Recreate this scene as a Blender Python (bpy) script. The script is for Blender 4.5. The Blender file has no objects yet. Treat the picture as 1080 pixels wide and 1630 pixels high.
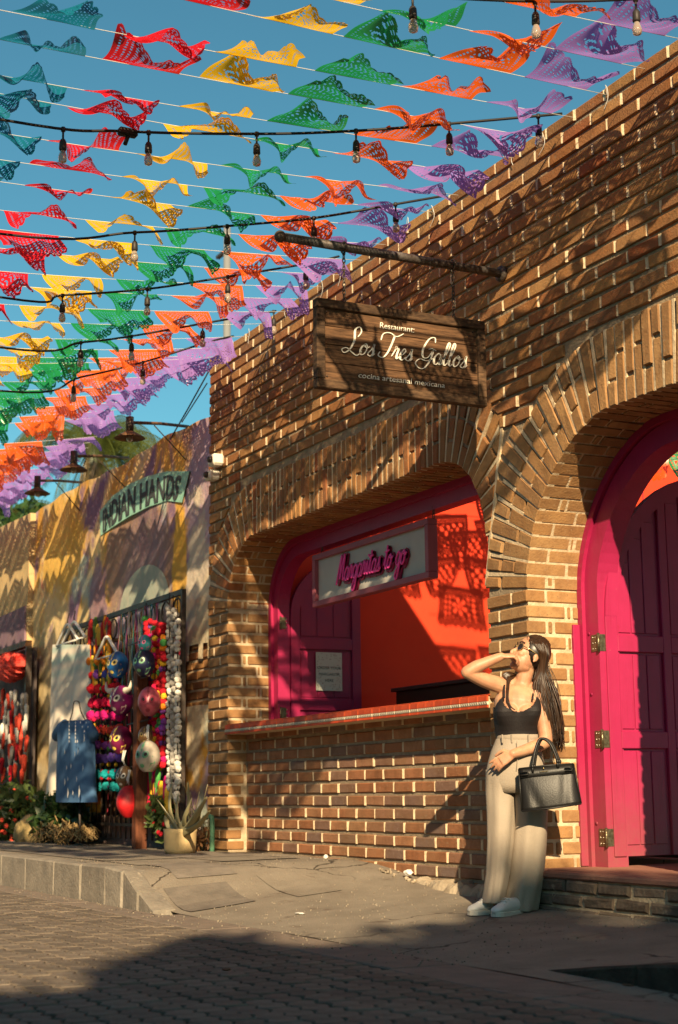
import bpy, bmesh, math, random
from mathutils import Vector, Matrix
import numpy as np
random.seed(7)
S = bpy.context.scene
COL = S.collection
PI = math.pi
# ---------------------------------------------------------------- camera
CF, CA, CT, CRO, CD, CH = 2459.5212, 0.46227, 0.18021, -0.011614, 5.0548, 0.7391
FW = Vector((-math.cos(CA)*math.cos(CT), math.sin(CA)*math.cos(CT), math.sin(CT)))
r0 = FW.cross(Vector((0, 0, 1))).normalized(); u0 = r0.cross(FW)
RI = r0*math.cos(CRO)+u0*math.sin(CRO); UP = u0*math.cos(CRO)-r0*math.sin(CRO)
CAM = Vector((0, -CD, CH))
cd = bpy.data.cameras.new('camera'); cam = bpy.data.objects.new('camera', cd); COL.objects.link(cam)
cam.matrix_world = Matrix(((RI.x, UP.x, -FW.x, CAM.x), (RI.y, UP.y, -FW.y, CAM.y), (RI.z, UP.z, -FW.z, CAM.z), (0, 0, 0, 1)))
cd.sensor_fit = 'VERTICAL'; cd.sensor_height = 36; cd.lens = CF/1630*36
cd.clip_start = .1; cd.clip_end = 1500
cd.dof.use_dof = True; cd.dof.focus_distance = 9.3; cd.dof.aperture_fstop = 3.2
S.camera = cam
def un(px, py, ax, val):            # where the line of sight through a point meets a real plane
    d = FW+RI*((px-540)/CF)+UP*((815-py)/CF)
    return CAM+d*((val-CAM[ax])/d[ax])
# ---------------------------------------------------------------- light
SUN = Vector((2.45, -1, 1.35)).normalized()
W = bpy.data.worlds.new('World'); S.world = W; W.use_nodes = True
nt = W.node_tree; nt.nodes.clear()
sky = nt.nodes.new('ShaderNodeTexSky'); sky.sky_type = 'NISHITA'; sky.sun_disc = False
sky.sun_elevation = math.asin(SUN.z); sky.sun_rotation = math.atan2(SUN.x, SUN.y)
sky.air_density = 1.0; sky.dust_density = .3; sky.ozone_density = 1.5
mx = nt.nodes.new('ShaderNodeMix'); mx.data_type = 'RGBA'; mx.blend_type = 'MULTIPLY'; mx.inputs[0].default_value = 1
mx.inputs[7].default_value = (.50, 1.0, .90, 1)
bg = nt.nodes.new('ShaderNodeBackground'); bg.inputs[1].default_value = .062
wo = nt.nodes.new('ShaderNodeOutputWorld')
nt.links.new(sky.outputs[0], mx.inputs[6]); nt.links.new(mx.outputs[2], bg.inputs[0]); nt.links.new(bg.outputs[0], wo.inputs[0])
sl = bpy.data.lights.new('sun', 'SUN'); sl.energy = 5.0; sl.angle = math.radians(.5); sl.color = (1, .77, .47)
so = bpy.data.objects.new('sun', sl); COL.objects.link(so); so.rotation_euler = SUN.to_track_quat('Z', 'Y').to_euler()
S.view_settings.view_transform = 'Standard'; S.view_settings.look = 'None'
S.view_settings.exposure = .92; S.view_settings.gamma = 1; S.view_settings.use_curve_mapping = False
S.render.engine = 'CYCLES'
# ---------------------------------------------------------------- helpers
def tag(o, label=None, cat=None, group=None, kind=None):
    if label: o['label'] = label
    if cat: o['category'] = cat
    if group: o['group'] = group
    if kind: o['kind'] = kind
    return o
def empty(name, loc, label=None, cat=None, group=None):
    o = bpy.data.objects.new(name, None); COL.objects.link(o); o.location = loc; o.empty_display_size = .1
    return tag(o, label, cat, group)
class MB:
    def __init__(s): s.v = []; s.f = []; s.sm = []
    def add(s, v, f, smooth=False):
        n = len(s.v); s.v += [tuple(p) for p in v]; s.f += [tuple(i+n for i in q) for q in f]; s.sm += [smooth]*len(f); return s
    def box(s, x0, x1, y0, y1, z0, z1, b=0.0, M=None):
        if b <= 0:
            v = [(x, y, z) for x in (x0, x1) for y in (y0, y1) for z in (z0, z1)]
            f = [(0, 1, 3, 2), (4, 6, 7, 5), (0, 4, 5, 1), (2, 3, 7, 6), (0, 2, 6, 4), (1, 5, 7, 3)]
        else:
            v = []; idx = {}
            lim = ((x0, x1), (y0, y1), (z0, z1))
            for sx in (0, 1):
                for sy in (0, 1):
                    for sz in (0, 1):
                        c = (sx, sy, sz)
                        for a in range(3):
                            p = [lim[k][c[k]]+(b if c[k] == 0 else -b)*(k != a) for k in range(3)]
                            idx[(c, a)] = len(v); v.append(tuple(p))
            f = []
            for a in range(3):
                o1, o2 = [k for k in range(3) if k != a]
                for s_ in (0, 1):
                    def C_(i, j):
                        c = [0, 0, 0]; c[a] = s_; c[o1] = i; c[o2] = j; return tuple(c)
                    q = [idx[(C_(i, j), a)] for i, j in ((0, 0), (1, 0), (1, 1), (0, 1))]
                    f.append(tuple(q))
            for a in range(3):
                o1, o2 = [k for k in range(3) if k != a]
                for i in (0, 1):
                    for j in (0, 1):
                        c0 = [0, 0, 0]; c0[o1] = i; c0[o2] = j; c1 = list(c0); c1[a] = 1
                        c0 = tuple(c0); c1 = tuple(c1)
                        f.append((idx[(c0, o1)], idx[(c1, o1)], idx[(c1, o2)], idx[(c0, o2)]))
            for c in [(i, j, k) for i in (0, 1) for j in (0, 1) for k in (0, 1)]:
                f.append((idx[(c, 0)], idx[(c, 1)], idx[(c, 2)]))
        if M: v = [M @ Vector(p) for p in v]
        return s.add(v, f)
    def prism(s, poly, y0, y1, ch=.004, ax=1, jit=0):
        # poly: list of 2D points; extruded along ax from front y0 to back y1, front edge chamfered
        n = len(poly); cx = sum(p[0] for p in poly)/n; cy = sum(p[1] for p in poly)/n
        def mk(p, t):
            return (p[0], t, p[1]) if ax == 1 else ((t, p[0], p[1]) if ax == 0 else (p[0], p[1], t))
        sg = 1 if y1 > y0 else -1
        ins = []
        for p in poly:
            dx, dy = cx-p[0], cy-p[1]; ins.append((p[0]+(ch if dx > 0 else -ch)*min(1, abs(dx)/max(ch, 1e-6)), p[1]+(ch if dy > 0 else -ch)*min(1, abs(dy)/max(ch, 1e-6))))
        jj = [random.uniform(-jit, jit) for _ in poly]
        v = [mk(p, y0+jj[i]) for i, p in enumerate(ins)]+[mk(p, y0+sg*ch+jj[i]) for i, p in enumerate(poly)]+[mk(p, y1) for p in poly]
        f = [tuple(range(n))]+[(i, (i+1) % n, n+(i+1) % n, n+i) for i in range(n)]+[(n+i, n+(i+1) % n, 2*n+(i+1) % n, 2*n+i) for i in range(n)]+[tuple(range(2*n, 3*n))]
        return s.add(v, f)
    def tube(s, pts, rad, n=8, cap=True, ref=None, ratio=1, smooth=True):
        pts = [Vector(p) for p in pts]
        if not hasattr(rad, '__len__'): rad = [rad]*len(pts)
        v = []; m = len(pts); ref0 = Vector(ref) if ref else None
        prev = None
        for i, p in enumerate(pts):
            t = (pts[min(i+1, m-1)]-pts[max(i-1, 0)])
            if t.length < 1e-9: t = Vector((0, 0, 1))
            t.normalize()
            if ref0: a = ref0
            elif prev is not None: a = prev
            else: a = Vector((0, 0, 1)) if abs(t.z) < .9 else Vector((1, 0, 0))
            b1 = a-t*a.dot(t)
            if b1.length < 1e-6: b1 = t.orthogonal()
            b1.normalize(); prev = b1; b2 = t.cross(b1)
            r = rad[i]; ra, rb = (r if hasattr(r, '__len__') else (r, r*ratio))
            for k in range(n):
                th = 2*PI*k/n; v.append(p+b1*(math.cos(th)*ra)+b2*(math.sin(th)*rb))
        f = [(i*n+k, i*n+(k+1) % n, (i+1)*n+(k+1) % n, (i+1)*n+k) for i in range(m-1) for k in range(n)]
        if cap: f += [tuple(range(n-1, -1, -1)), tuple(range((m-1)*n, m*n))]
        return s.add(v, f, smooth)
    def ball(s, c, r, nu=10, nv=7, M=None, smooth=True):
        if not hasattr(r, '__len__'): r = (r, r, r)
        v = []; f = []
        for j in range(nv+1):
            ph = PI*j/nv
            for i in range(nu):
                th = 2*PI*i/nu
                q = Vector((math.sin(ph)*math.cos(th)*r[0], math.sin(ph)*math.sin(th)*r[1], math.cos(ph)*r[2]))
                if M: q = M @ q
                v.append(Vector(c)+q)
        for j in range(nv):
            for i in range(nu):
                a, b = j*nu+i, j*nu+(i+1) % nu
                if j == 0: f.append((a, b+nu, a+nu))
                elif j == nv-1: f.append((a, b, a+nu))
                else: f.append((a, b, b+nu, a+nu))
        return s.add(v, f, smooth)
    def lathe(s, prof, c=(0, 0, 0), n=20, smooth=True):
        v = []; f = []; m = len(prof)
        for r, z in prof:
            for k in range(n): v.append((c[0]+r*math.cos(2*PI*k/n), c[1]+r*math.sin(2*PI*k/n), c[2]+z))
        for i in range(m-1):
            for k in range(n): f.append((i*n+k, i*n+(k+1) % n, (i+1)*n+(k+1) % n, (i+1)*n+k))
        return s.add(v, f, smooth)
    def mesh(s, name='m'):
        me = bpy.data.meshes.new(name); me.from_pydata(s.v, [], s.f); me.polygons.foreach_set('use_smooth', s.sm); me.update()
        return me
    def build(s, name, mat, parent=None, fix=False):
        me = s.mesh(name)
        if fix:
            bm = bmesh.new(); bm.from_mesh(me); bmesh.ops.recalc_face_normals(bm, faces=bm.faces); bm.to_mesh(me); bm.free()
        if mat: me.materials.append(mat)
        o = bpy.data.objects.new(name, me); COL.objects.link(o)
        if parent is not None: par(o, parent)
        return o
def par(o, p):      # parts of a thing are modelled in world coordinates; pieces of a part in that part's own frame
    o.parent = p
    if p.parent is None: o.matrix_parent_inverse = Matrix.Translation(-Vector(p.location))
    return o
def link(name, me, parent=None, mat=None):
    o = bpy.data.objects.new(name, me); COL.objects.link(o)
    if parent is not None: par(o, parent)
    if mat: 
        o.material_slots[0].link = 'OBJECT'; o.material_slots[0].material = mat
    return o
def smooth_path(P, k=6):
    P = [Vector(p) for p in P]; out = []
    for i in range(len(P)-1):
        a, b, c, d = P[max(i-1, 0)], P[i], P[i+1], P[min(i+2, len(P)-1)]
        for j in range(k):
            t = j/k; out.append(.5*((2*b)+(c-a)*t+(2*a-5*b+4*c-d)*t*t+(3*b-a-3*c+d)*t**3))
    out.append(P[-1]); return out
def clip(poly, a, b, c):            # keep a*x+b*y+c >= 0
    out = []
    for i in range(len(poly)):
        p, q = poly[i], poly[(i+1) % len(poly)]
        dp, dq = a*p[0]+b*p[1]+c, a*q[0]+b*q[1]+c
        if dp >= 0: out.append(p)
        if dp*dq < 0:
            t = dp/(dp-dq); out.append((p[0]+(q[0]-p[0])*t, p[1]+(q[1]-p[1])*t))
    return out
def area(p): return abs(sum(p[i][0]*p[(i+1) % len(p)][1]-p[(i+1) % len(p)][0]*p[i][1] for i in range(len(p))))/2
# ---------------------------------------------------------------- materials
def mat(name, col, rough=.7, var=None, nscale=8, bump=0, bscale=60, spec=.3, metal=0, island=0, extra=None, stain=None):
    m = bpy.data.materials.new(name); m.use_nodes = True; t = m.node_tree; b = t.nodes['Principled BSDF']
    b.inputs['Roughness'].default_value = rough; b.inputs['Metallic'].default_value = metal; b.inputs['Specular IOR Level'].default_value = spec
    N = t.nodes.new; L = t.links.new
    tc = N('ShaderNodeTexCoord')
    src = None
    c = N('ShaderNodeRGB'); c.outputs[0].default_value = (*col, 1); src = c.outputs[0]
    if var:
        nz = N('ShaderNodeTexNoise'); nz.inputs['Scale'].default_value = nscale; nz.inputs['Detail'].default_value = 6; nz.inputs['Roughness'].default_value = .6
        L(tc.outputs['Object'], nz.inputs['Vector'])
        rp = N('ShaderNodeMapRange'); rp.inputs[1].default_value = .35; rp.inputs[2].default_value = .68; L(nz.outputs[0], rp.inputs[0])
        mi = N('ShaderNodeMix'); mi.data_type = 'RGBA'; L(rp.outputs[0], mi.inputs[0]); L(src, mi.inputs[6]); mi.inputs[7].default_value = (*var, 1); src = mi.outputs[2]
    if island:
        gi = N('ShaderNodeNewGeometry'); oi = N('ShaderNodeObjectInfo'); ad = N('ShaderNodeMath'); ad.operation = 'ADD'; L(gi.outputs['Random Per Island'], ad.inputs[0]); L(oi.outputs['Random'], ad.inputs[1])
        fr = N('ShaderNodeMath'); fr.operation = 'FRACT'; L(ad.outputs[0], fr.inputs[0])
        hs = N('ShaderNodeMapRange'); hs.inputs[3].default_value = 1-island; hs.inputs[4].default_value = 1+island; L(fr.outputs[0], hs.inputs[0])
        hv = N('ShaderNodeHueSaturation'); L(hs.outputs[0], hv.inputs['Value']); L(src, hv.inputs['Color']); src = hv.outputs[0]
    if stain:
        nz = N('ShaderNodeTexNoise'); nz.inputs['Scale'].default_value = stain[1]; nz.inputs['Detail'].default_value = 8; nz.inputs['Roughness'].default_value = .65
        L(tc.outputs['Object'], nz.inputs['Vector'])
        rp = N('ShaderNodeMapRange'); rp.inputs[1].default_value = stain[2]; rp.inputs[2].default_value = stain[2]+.1; L(nz.outputs[0], rp.inputs[0])
        mi = N('ShaderNodeMix'); mi.data_type = 'RGBA'; L(rp.outputs[0], mi.inputs[0]); L(src, mi.inputs[6]); mi.inputs[7].default_value = (*stain[0], 1); src = mi.outputs[2]
    if bump:
        nb = N('ShaderNodeTexNoise'); nb.inputs['Scale'].default_value = bscale; nb.inputs['Detail'].default_value = 5; L(tc.outputs['Object'], nb.inputs['Vector'])
        bp = N('ShaderNodeBump'); bp.inputs['Strength'].default_value = bump; bp.inputs['Distance'].default_value = .01; L(nb.outputs[0], bp.inputs['Height']); L(bp.outputs[0], b.inputs['Normal'])
    L(src, b.inputs['Base Color'])
    return m
def brick_mat(name, ramp, grime=.35):
    m = bpy.data.materials.new(name); m.use_nodes = True; t = m.node_tree; b = t.nodes['Principled BSDF']; N = t.nodes.new; L = t.links.new
    b.inputs['Roughness'].default_value = .88; b.inputs['Specular IOR Level'].default_value = .2
    gi = N('ShaderNodeNewGeometry'); oi = N('ShaderNodeObjectInfo'); ad = N('ShaderNodeMath'); ad.operation = 'ADD'; L(gi.outputs['Random Per Island'], ad.inputs[0]); L(oi.outputs['Random'], ad.inputs[1])
    fr = N('ShaderNodeMath'); fr.operation = 'FRACT'; L(ad.outputs[0], fr.inputs[0])
    cr = N('ShaderNodeValToRGB'); e = cr.color_ramp.elements
    for i, (p, c) in enumerate(ramp):
        if i < 2: e[i].position = p; e[i].color = (*c, 1)
        else: q = e.new(p); q.color = (*c, 1)
    L(fr.outputs[0], cr.inputs[0]); src = cr.outputs[0]
    def nz(sc, det, lo, hi, rough=.6, stretch=None):
        n = N('ShaderNodeTexNoise'); n.inputs['Scale'].default_value = sc; n.inputs['Detail'].default_value = det; n.inputs['Roughness'].default_value = rough
        if stretch:
            mp = N('ShaderNodeMapping'); mp.inputs['Scale'].default_value = stretch; L(gi.outputs['Position'], mp.inputs[0]); L(mp.outputs[0], n.inputs['Vector'])
        else: L(gi.outputs['Position'], n.inputs['Vector'])
        r = N('ShaderNodeMapRange'); r.inputs[1].default_value = lo; r.inputs[2].default_value = hi; L(n.outputs[0], r.inputs[0]); return r.outputs[0], n
    def mixc(f, c, k=1.0):
        nonlocal src
        mu = N('ShaderNodeMath'); mu.operation = 'MULTIPLY'; mu.inputs[1].default_value = k; L(f, mu.inputs[0])
        mi = N('ShaderNodeMix'); mi.data_type = 'RGBA'; L(mu.outputs[0], mi.inputs[0]); L(src, mi.inputs[6]); mi.inputs[7].default_value = (*c, 1); src = mi.outputs[2]
    f, _ = nz(9, 6, .42, .72); mixc(f, (.13, .058, .026), .6)
    f, _ = nz(2.2, 4, .45, .7); mixc(f, (.34, .19, .09), .45)
    f, _ = nz(38, 6, .58, .72, .7); mixc(f, (.42, .33, .22), .45)
    f, _ = nz(55, 5, .62, .72, .7); mixc(f, (.05, .03, .02), .6)
    f, _ = nz(1.1, 5, .5, .72, .7); mixc(f, (.10, .065, .04), grime)
    L(src, b.inputs['Base Color'])
    _, n = nz(70, 6, 0, 1); bp = N('ShaderNodeBump'); bp.inputs['Strength'].default_value = .8; bp.inputs['Distance'].default_value = .006; L(n.outputs[0], bp.inputs['Height']); L(bp.outputs[0], b.inputs['Normal'])
    return m
RAMP = [(0, (.39, .185, .062)), (1, (.32, .145, .05)), (.14, (.44, .225, .08)), (.3, (.31, .125, .042)), (.45, (.38, .19, .07)), (.6, (.29, .085, .032)), (.72, (.42, .23, .09)), (.86, (.24, .105, .048))]
M_brick = brick_mat('brick', RAMP)
M_tanbrick = brick_mat('tan_brick', [(0, (.40, .22, .09)), (1, (.36, .20, .085)), (.3, (.33, .17, .066)), (.6, (.43, .25, .11)), (.85, (.28, .15, .065))], .1)
M_lowbrick = brick_mat('low_brick', [(0, (.36, .155, .075)), (1, (.30, .14, .08)), (.3, (.30, .12, .055)), (.6, (.40, .19, .095)), (.8, (.22, .125, .09)), (.9, (.18, .13, .11))], .3)
M_mortar = mat('mortar', (.62, .50, .34), .95, (.42, .32, .20), 14, .8, 60)
M_jointd = mat('deep_joint_mortar', (.36, .28, .185), .95, (.22, .165, .11), 14, .8, 60)
M_point = mat('mortar_pointing', (.68, .54, .36), .95, (.48, .37, .24), 20, .5, 90)
M_conc = mat('concrete', (.26, .222, .175), .95, (.19, .16, .125), 3, .6, 90, stain=((.135, .105, .08), 4, .60))
M_plinth = mat('plinth_cement', (.40, .33, .24), .95, (.20, .155, .11), 5, 1.0, 30, stain=((.14, .11, .08), 9, .58))
M_kerb = mat('kerb_stone', (.27, .235, .19), .9, (.17, .15, .125), 6, .8, 40, island=.25, stain=((.4, .34, .26), 12, .62))
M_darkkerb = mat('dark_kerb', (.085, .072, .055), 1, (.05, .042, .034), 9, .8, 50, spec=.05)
M_flag = mat('flagstone', (.20, .17, .14), .9, (.14, .12, .1), 8, .5, 60, island=.2)
M_paver = mat('paver', (.18, .145, .11), .82, (.11, .085, .065), 12, .7, 70, island=.22, stain=((.34, .29, .23), 25, .62))
M_joint = mat('paver_joint', (.14, .115, .09), .95, (.2, .17, .13), 30, .6, 80)
M_gutter = mat('gutter_strip', (.22, .17, .135), .9, (.16, .13, .105), 7, .6, 60)
M_magenta = mat('magenta_paint', (.38, .016, .085), .45, (.33, .014, .07), 5, .25, 25, spec=.4, stain=((.32, .01, .045), 22, .66))
M_purple = mat('shutter_paint', (.32, .010, .06), .45, (.24, .010, .065), 3, .25, 25, spec=.4)
M_red = mat('red_wall_paint', (.76, .055, .018), .8, (.70, .045, .016), 2, .15, 30)
M_blue = mat('blue_paint', (.02, .18, .5), .7, (.03, .3, .6), 20)
M_iron = mat('dark_iron', (.045, .038, .032), .55, (.09, .06, .045), 30, .5, 60, spec=.5, metal=.3)
M_pole = mat('weathered_pole', (.12, .11, .105), .5, (.045, .028, .02), 14, .6, 50, metal=.3, stain=((.30, .28, .26), 8, .6))
M_brass = mat('hinge_brass', (.10, .075, .045), .35, (.22, .18, .11), 60, .3, 90, metal=.7)
M_screw = mat('screw_head', (.6, .55, .45), .3, metal=.8)
M_black = mat('black_rubber', (.012, .011, .012), .5)
M_glass = None
def wood_mat(name, c1, c2, sc=(1, 1, 1)):
    m = bpy.data.materials.new(name); m.use_nodes = True; t = m.node_tree; b = t.nodes['Principled BSDF']; N = t.nodes.new; L = t.links.new
    b.inputs['Roughness'].default_value = .75; b.inputs['Specular IOR Level'].default_value = .25
    gi = N('ShaderNodeNewGeometry'); mp = N('ShaderNodeMapping'); mp.inputs['Scale'].default_value = sc; L(gi.outputs['Position'], mp.inputs[0])
    n = N('ShaderNodeTexNoise'); n.inputs['Scale'].default_value = 6; n.inputs['Detail'].default_value = 8; n.inputs['Roughness'].default_value = .65; L(mp.outputs[0], n.inputs['Vector'])
    r = N('ShaderNodeValToRGB'); r.color_ramp.elements[0].position = .36; r.color_ramp.elements[0].color = (*c1, 1); r.color_ramp.elements[1].position = .66; r.color_ramp.elements[1].color = (*c2, 1)
    L(n.outputs[0], r.inputs[0])
    oi = N('ShaderNodeObjectInfo'); hs = N('ShaderNodeMapRange'); hs.inputs[3].default_value = .7; hs.inputs[4].default_value = 1.3; L(oi.outputs['Random'], hs.inputs[0])
    hv = N('ShaderNodeHueSaturation'); L(hs.outputs[0], hv.inputs['Value']); L(r.outputs[0], hv.inputs['Color']); L(hv.outputs[0], b.inputs['Base Color'])
    bp = N('ShaderNodeBump'); bp.inputs['Strength'].default_value = .6; bp.inputs['Distance'].default_value = .004; L(n.outputs[0], bp.inputs['Height']); L(bp.outputs[0], b.inputs['Normal'])
    return m
M_signwood = wood_mat('sign_wood', (.04, .02, .010), (.15, .078, .038), (3, 1.2, 16))
M_signframe = wood_mat('sign_frame_wood', (.03, .016, .009), (.13, .075, .04), (3, 2, 9))
M_post = wood_mat('wood_post', (.09, .03, .014), (.18, .06, .028), (12, 12, 1.5))
M_white = mat('white_paint', (.78, .76, .70), .6)
M_cream = mat('lettering_cream', (.85, .80, .68), .6)
def emis(name, col, base, st):
    m = mat(name, base, .35); b = m.node_tree.nodes['Principled BSDF']; b.inputs['Emission Color'].default_value = (*col, 1); b.inputs['Emission Strength'].default_value = st; return m
M_neon = mat('neon_pink_tube', (.95, .07, .42), .3, spec=.5)
M_neonback = mat('sign_backing_magenta', (.28, .015, .06), .5)
M_signwhite = mat('sign_white', (.52, .50, .45), .6, (.46, .44, .40), 4)
M_signpink = mat('sign_frame_pink', (.38, .10, .13), .55, (.32, .08, .11), 6)
def paper(name, c, tr=.45):
    m = bpy.data.materials.new(name); m.use_nodes = True; t = m.node_tree; t.nodes.clear(); N = t.nodes.new; L = t.links.new
    o = N('ShaderNodeOutputMaterial'); d = N('ShaderNodeBsdfDiffuse'); tl = N('ShaderNodeBsdfTranslucent'); g = N('ShaderNodeBsdfGlossy'); g.inputs['Roughness'].default_value = .32
    m1 = N('ShaderNodeMixShader'); m1.inputs[0].default_value = tr+.05; m2 = N('ShaderNodeMixShader'); m2.inputs[0].default_value = .06
    d.inputs[0].default_value = (*c, 1); tl.inputs[0].default_value = (*c, 1)
    L(d.outputs[0], m1.inputs[1]); L(tl.outputs[0], m1.inputs[2]); L(m1.outputs[0], m2.inputs[1]); L(g.outputs[0], m2.inputs[2]); L(m2.outputs[0], o.inputs[0])
    return m
PAPER = {'purple': paper('purple_paper', (.40, .22, .62)), 'orange': paper('orange_paper', (.95, .15, .012)), 'green': paper('green_paper', (.015, .30, .085)),
         'yellow': paper('yellow_paper', (.95, .55, .015)), 'red': paper('red_paper', (.72, .012, .02)), 'blue': paper('blue_paper', (.01, .20, .30)), 'pink': paper('pink_paper', (.8, .1, .25))}
def cracks(m, dark=(.05, .04, .03), sc=.9):
    t = m.node_tree; b = t.nodes['Principled BSDF']; N = t.nodes.new; L = t.links.new; src = b.inputs['Base Color'].links[0].from_socket
    gi = N('ShaderNodeNewGeometry'); nz = N('ShaderNodeTexNoise'); nz.inputs['Scale'].default_value = 3; nz.inputs['Detail'].default_value = 6; L(gi.outputs['Position'], nz.inputs['Vector'])
    va = N('ShaderNodeVectorMath'); va.operation = 'MULTIPLY_ADD'; L(nz.outputs['Color'], va.inputs[0]); va.inputs[1].default_value = (.5, .5, 0); L(gi.outputs['Position'], va.inputs[2])
    mp = N('ShaderNodeMapping'); mp.inputs['Scale'].default_value = (1, 1, 0); L(va.outputs[0], mp.inputs[0])
    vo = N('ShaderNodeTexVoronoi'); vo.feature = 'DISTANCE_TO_EDGE'; vo.inputs['Scale'].default_value = sc; L(mp.outputs[0], vo.inputs['Vector'])
    r = N('ShaderNodeMapRange'); r.inputs[1].default_value = .010; r.inputs[2].default_value = .004; L(vo.outputs['Distance'], r.inputs[0])
    n2 = N('ShaderNodeTexNoise'); n2.inputs['Scale'].default_value = .9; L(gi.outputs['Position'], n2.inputs['Vector']); r2 = N('ShaderNodeMapRange'); r2.inputs[1].default_value = .47; r2.inputs[2].default_value = .56; L(n2.outputs[0], r2.inputs[0])
    mu = N('ShaderNodeMath'); mu.operation = 'MULTIPLY'; L(r.outputs[0], mu.inputs[0]); L(r2.outputs[0], mu.inputs[1])
    mi = N('ShaderNodeMix'); mi.data_type = 'RGBA'; L(mu.outputs[0], mi.inputs[0]); L(src, mi.inputs[6]); mi.inputs[7].default_value = (*dark, 1)
    n3 = N('ShaderNodeTexNoise'); n3.inputs['Scale'].default_value = 90; n3.inputs['Detail'].default_value = 3; L(gi.outputs['Position'], n3.inputs['Vector']); r3 = N('ShaderNodeMapRange'); r3.inputs[1].default_value = .58; r3.inputs[2].default_value = .7; r3.inputs[4].default_value = .5; L(n3.outputs[0], r3.inputs[0])
    m2 = N('ShaderNodeMix'); m2.data_type = 'RGBA'; L(r3.outputs[0], m2.inputs[0]); L(mi.outputs[2], m2.inputs[6]); m2.inputs[7].default_value = (.12, .095, .07, 1); L(m2.outputs[2], b.inputs['Base Color'])
cracks(M_conc); cracks(M_gutter, sc=1.6)
def painted_wood(m, scuff, grime):
    t = m.node_tree; b = t.nodes['Principled BSDF']; N = t.nodes.new; L = t.links.new
    src = b.inputs['Base Color'].links[0].from_socket
    gi = N('ShaderNodeNewGeometry'); mp = N('ShaderNodeMapping'); mp.inputs['Scale'].default_value = (28, 28, 1.3); L(gi.outputs['Position'], mp.inputs[0])
    n = N('ShaderNodeTexNoise'); n.inputs['Scale'].default_value = 2.2; n.inputs['Detail'].default_value = 8; n.inputs['Roughness'].default_value = .7; L(mp.outputs[0], n.inputs['Vector'])
    bp = N('ShaderNodeBump'); bp.inputs['Strength'].default_value = .5; bp.inputs['Distance'].default_value = .003; L(n.outputs[0], bp.inputs['Height']); L(bp.outputs[0], b.inputs['Normal'])
    n2 = N('ShaderNodeTexNoise'); n2.inputs['Scale'].default_value = 17; n2.inputs['Detail'].default_value = 9; n2.inputs['Roughness'].default_value = .75; L(gi.outputs['Position'], n2.inputs['Vector'])
    for lo, hi, col, k, nn in ((.66, .70, scuff, .55, n2), (.56, .70, grime, .5, n)):
        r = N('ShaderNodeMapRange'); r.inputs[1].default_value = lo; r.inputs[2].default_value = hi; r.inputs[4].default_value = k; L(nn.outputs[0], r.inputs[0])
        mi = N('ShaderNodeMix'); mi.data_type = 'RGBA'; L(r.outputs[0], mi.inputs[0]); L(src, mi.inputs[6]); mi.inputs[7].default_value = (*col, 1); src = mi.outputs[2]
    sp = N('ShaderNodeSeparateXYZ'); L(gi.outputs['Position'], sp.inputs[0]); r = N('ShaderNodeMapRange'); r.inputs[1].default_value = .95; r.inputs[2].default_value = .3; L(sp.outputs[2], r.inputs[0])
    mu = N('ShaderNodeMath'); mu.operation = 'MULTIPLY'; L(r.outputs[0], mu.inputs[0]); L(n2.outputs[0], mu.inputs[1])
    mi = N('ShaderNodeMix'); mi.data_type = 'RGBA'; L(mu.outputs[0], mi.inputs[0]); L(src, mi.inputs[6]); mi.inputs[7].default_value = (.22, .10, .08, 1); src = mi.outputs[2]
    L(src, b.inputs['Base Color'])
painted_wood(M_magenta, (.50, .10, .14), (.26, .010, .04)); painted_wood(M_purple, (.4, .05, .1), (.2, .01, .04))
def leafmat(name, c, tr=.35):
    m = paper(name, c, tr); return m
# ================================================================ the brick restaurant front
XL, XR, ZT = -12.774, -3.2, 4.66
P_, H_, Z0 = .092, .070, .007            # course pitch, brick height, first bed
def arcpts(c, a, b, n, t0, t1, ex=2.0):
    out = []
    for i in range(n+1):
        t = t0+(t1-t0)*i/n; cx, sx = math.cos(t), math.sin(t)
        out.append((c[0]+a*math.copysign(abs(cx)**(2/ex), cx), c[1]+b*math.copysign(abs(sx)**(2/ex), sx)))
    return out
WX0, WX1, WZS, WZT, WR = -12.33, -8.105, 2.315, 2.885, .57
DX0, DX1, DZS, DZT, DR = -7.66, -5.0, 1.922, 2.825, .87
win = arcpts((WX0+WR, WZS), WR, WR, 14, PI, PI/2)+arcpts((WX1-WR, WZS), WR, WR, 14, PI/2, 0)
DX1 = -5.9; DRR = .30
door = arcpts((DX0+DR, DZS), DR, DZT-DZS, 18, PI, PI/2, 1.78)+arcpts((DX1-DRR, DZT-DRR), DRR, DRR, 12, PI/2, 0)
def resample(poly, step):
    P = [Vector(p).to_2d() if False else Vector((p[0], p[1])) for p in poly]; out = []; L = [0]
    for i in range(1, len(P)): L.append(L[-1]+(P[i]-P[i-1]).length)
    n = round(L[-1]/step); st = L[-1]/n
    for k in range(n+1):
        d = k*st; i = 1
        while i < len(L)-1 and L[i] < d: i += 1
        t = (d-L[i-1])/max(1e-9, L[i]-L[i-1]); out.append(P[i-1].lerp(P[i], min(1, max(0, t))))
    return out, st
def offset(pts, d):
    out = []
    for i, p in enumerate(pts):
        t = (pts[min(i+1, len(pts)-1)]-pts[max(i-1, 0)]).normalized(); nrm = Vector((-t.y, t.x)); out.append(p+nrm*d)
    return out
win_o = offset(resample(win, .05)[0], .475); door_o = offset(resample(door, .05)[0], .475)
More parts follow.
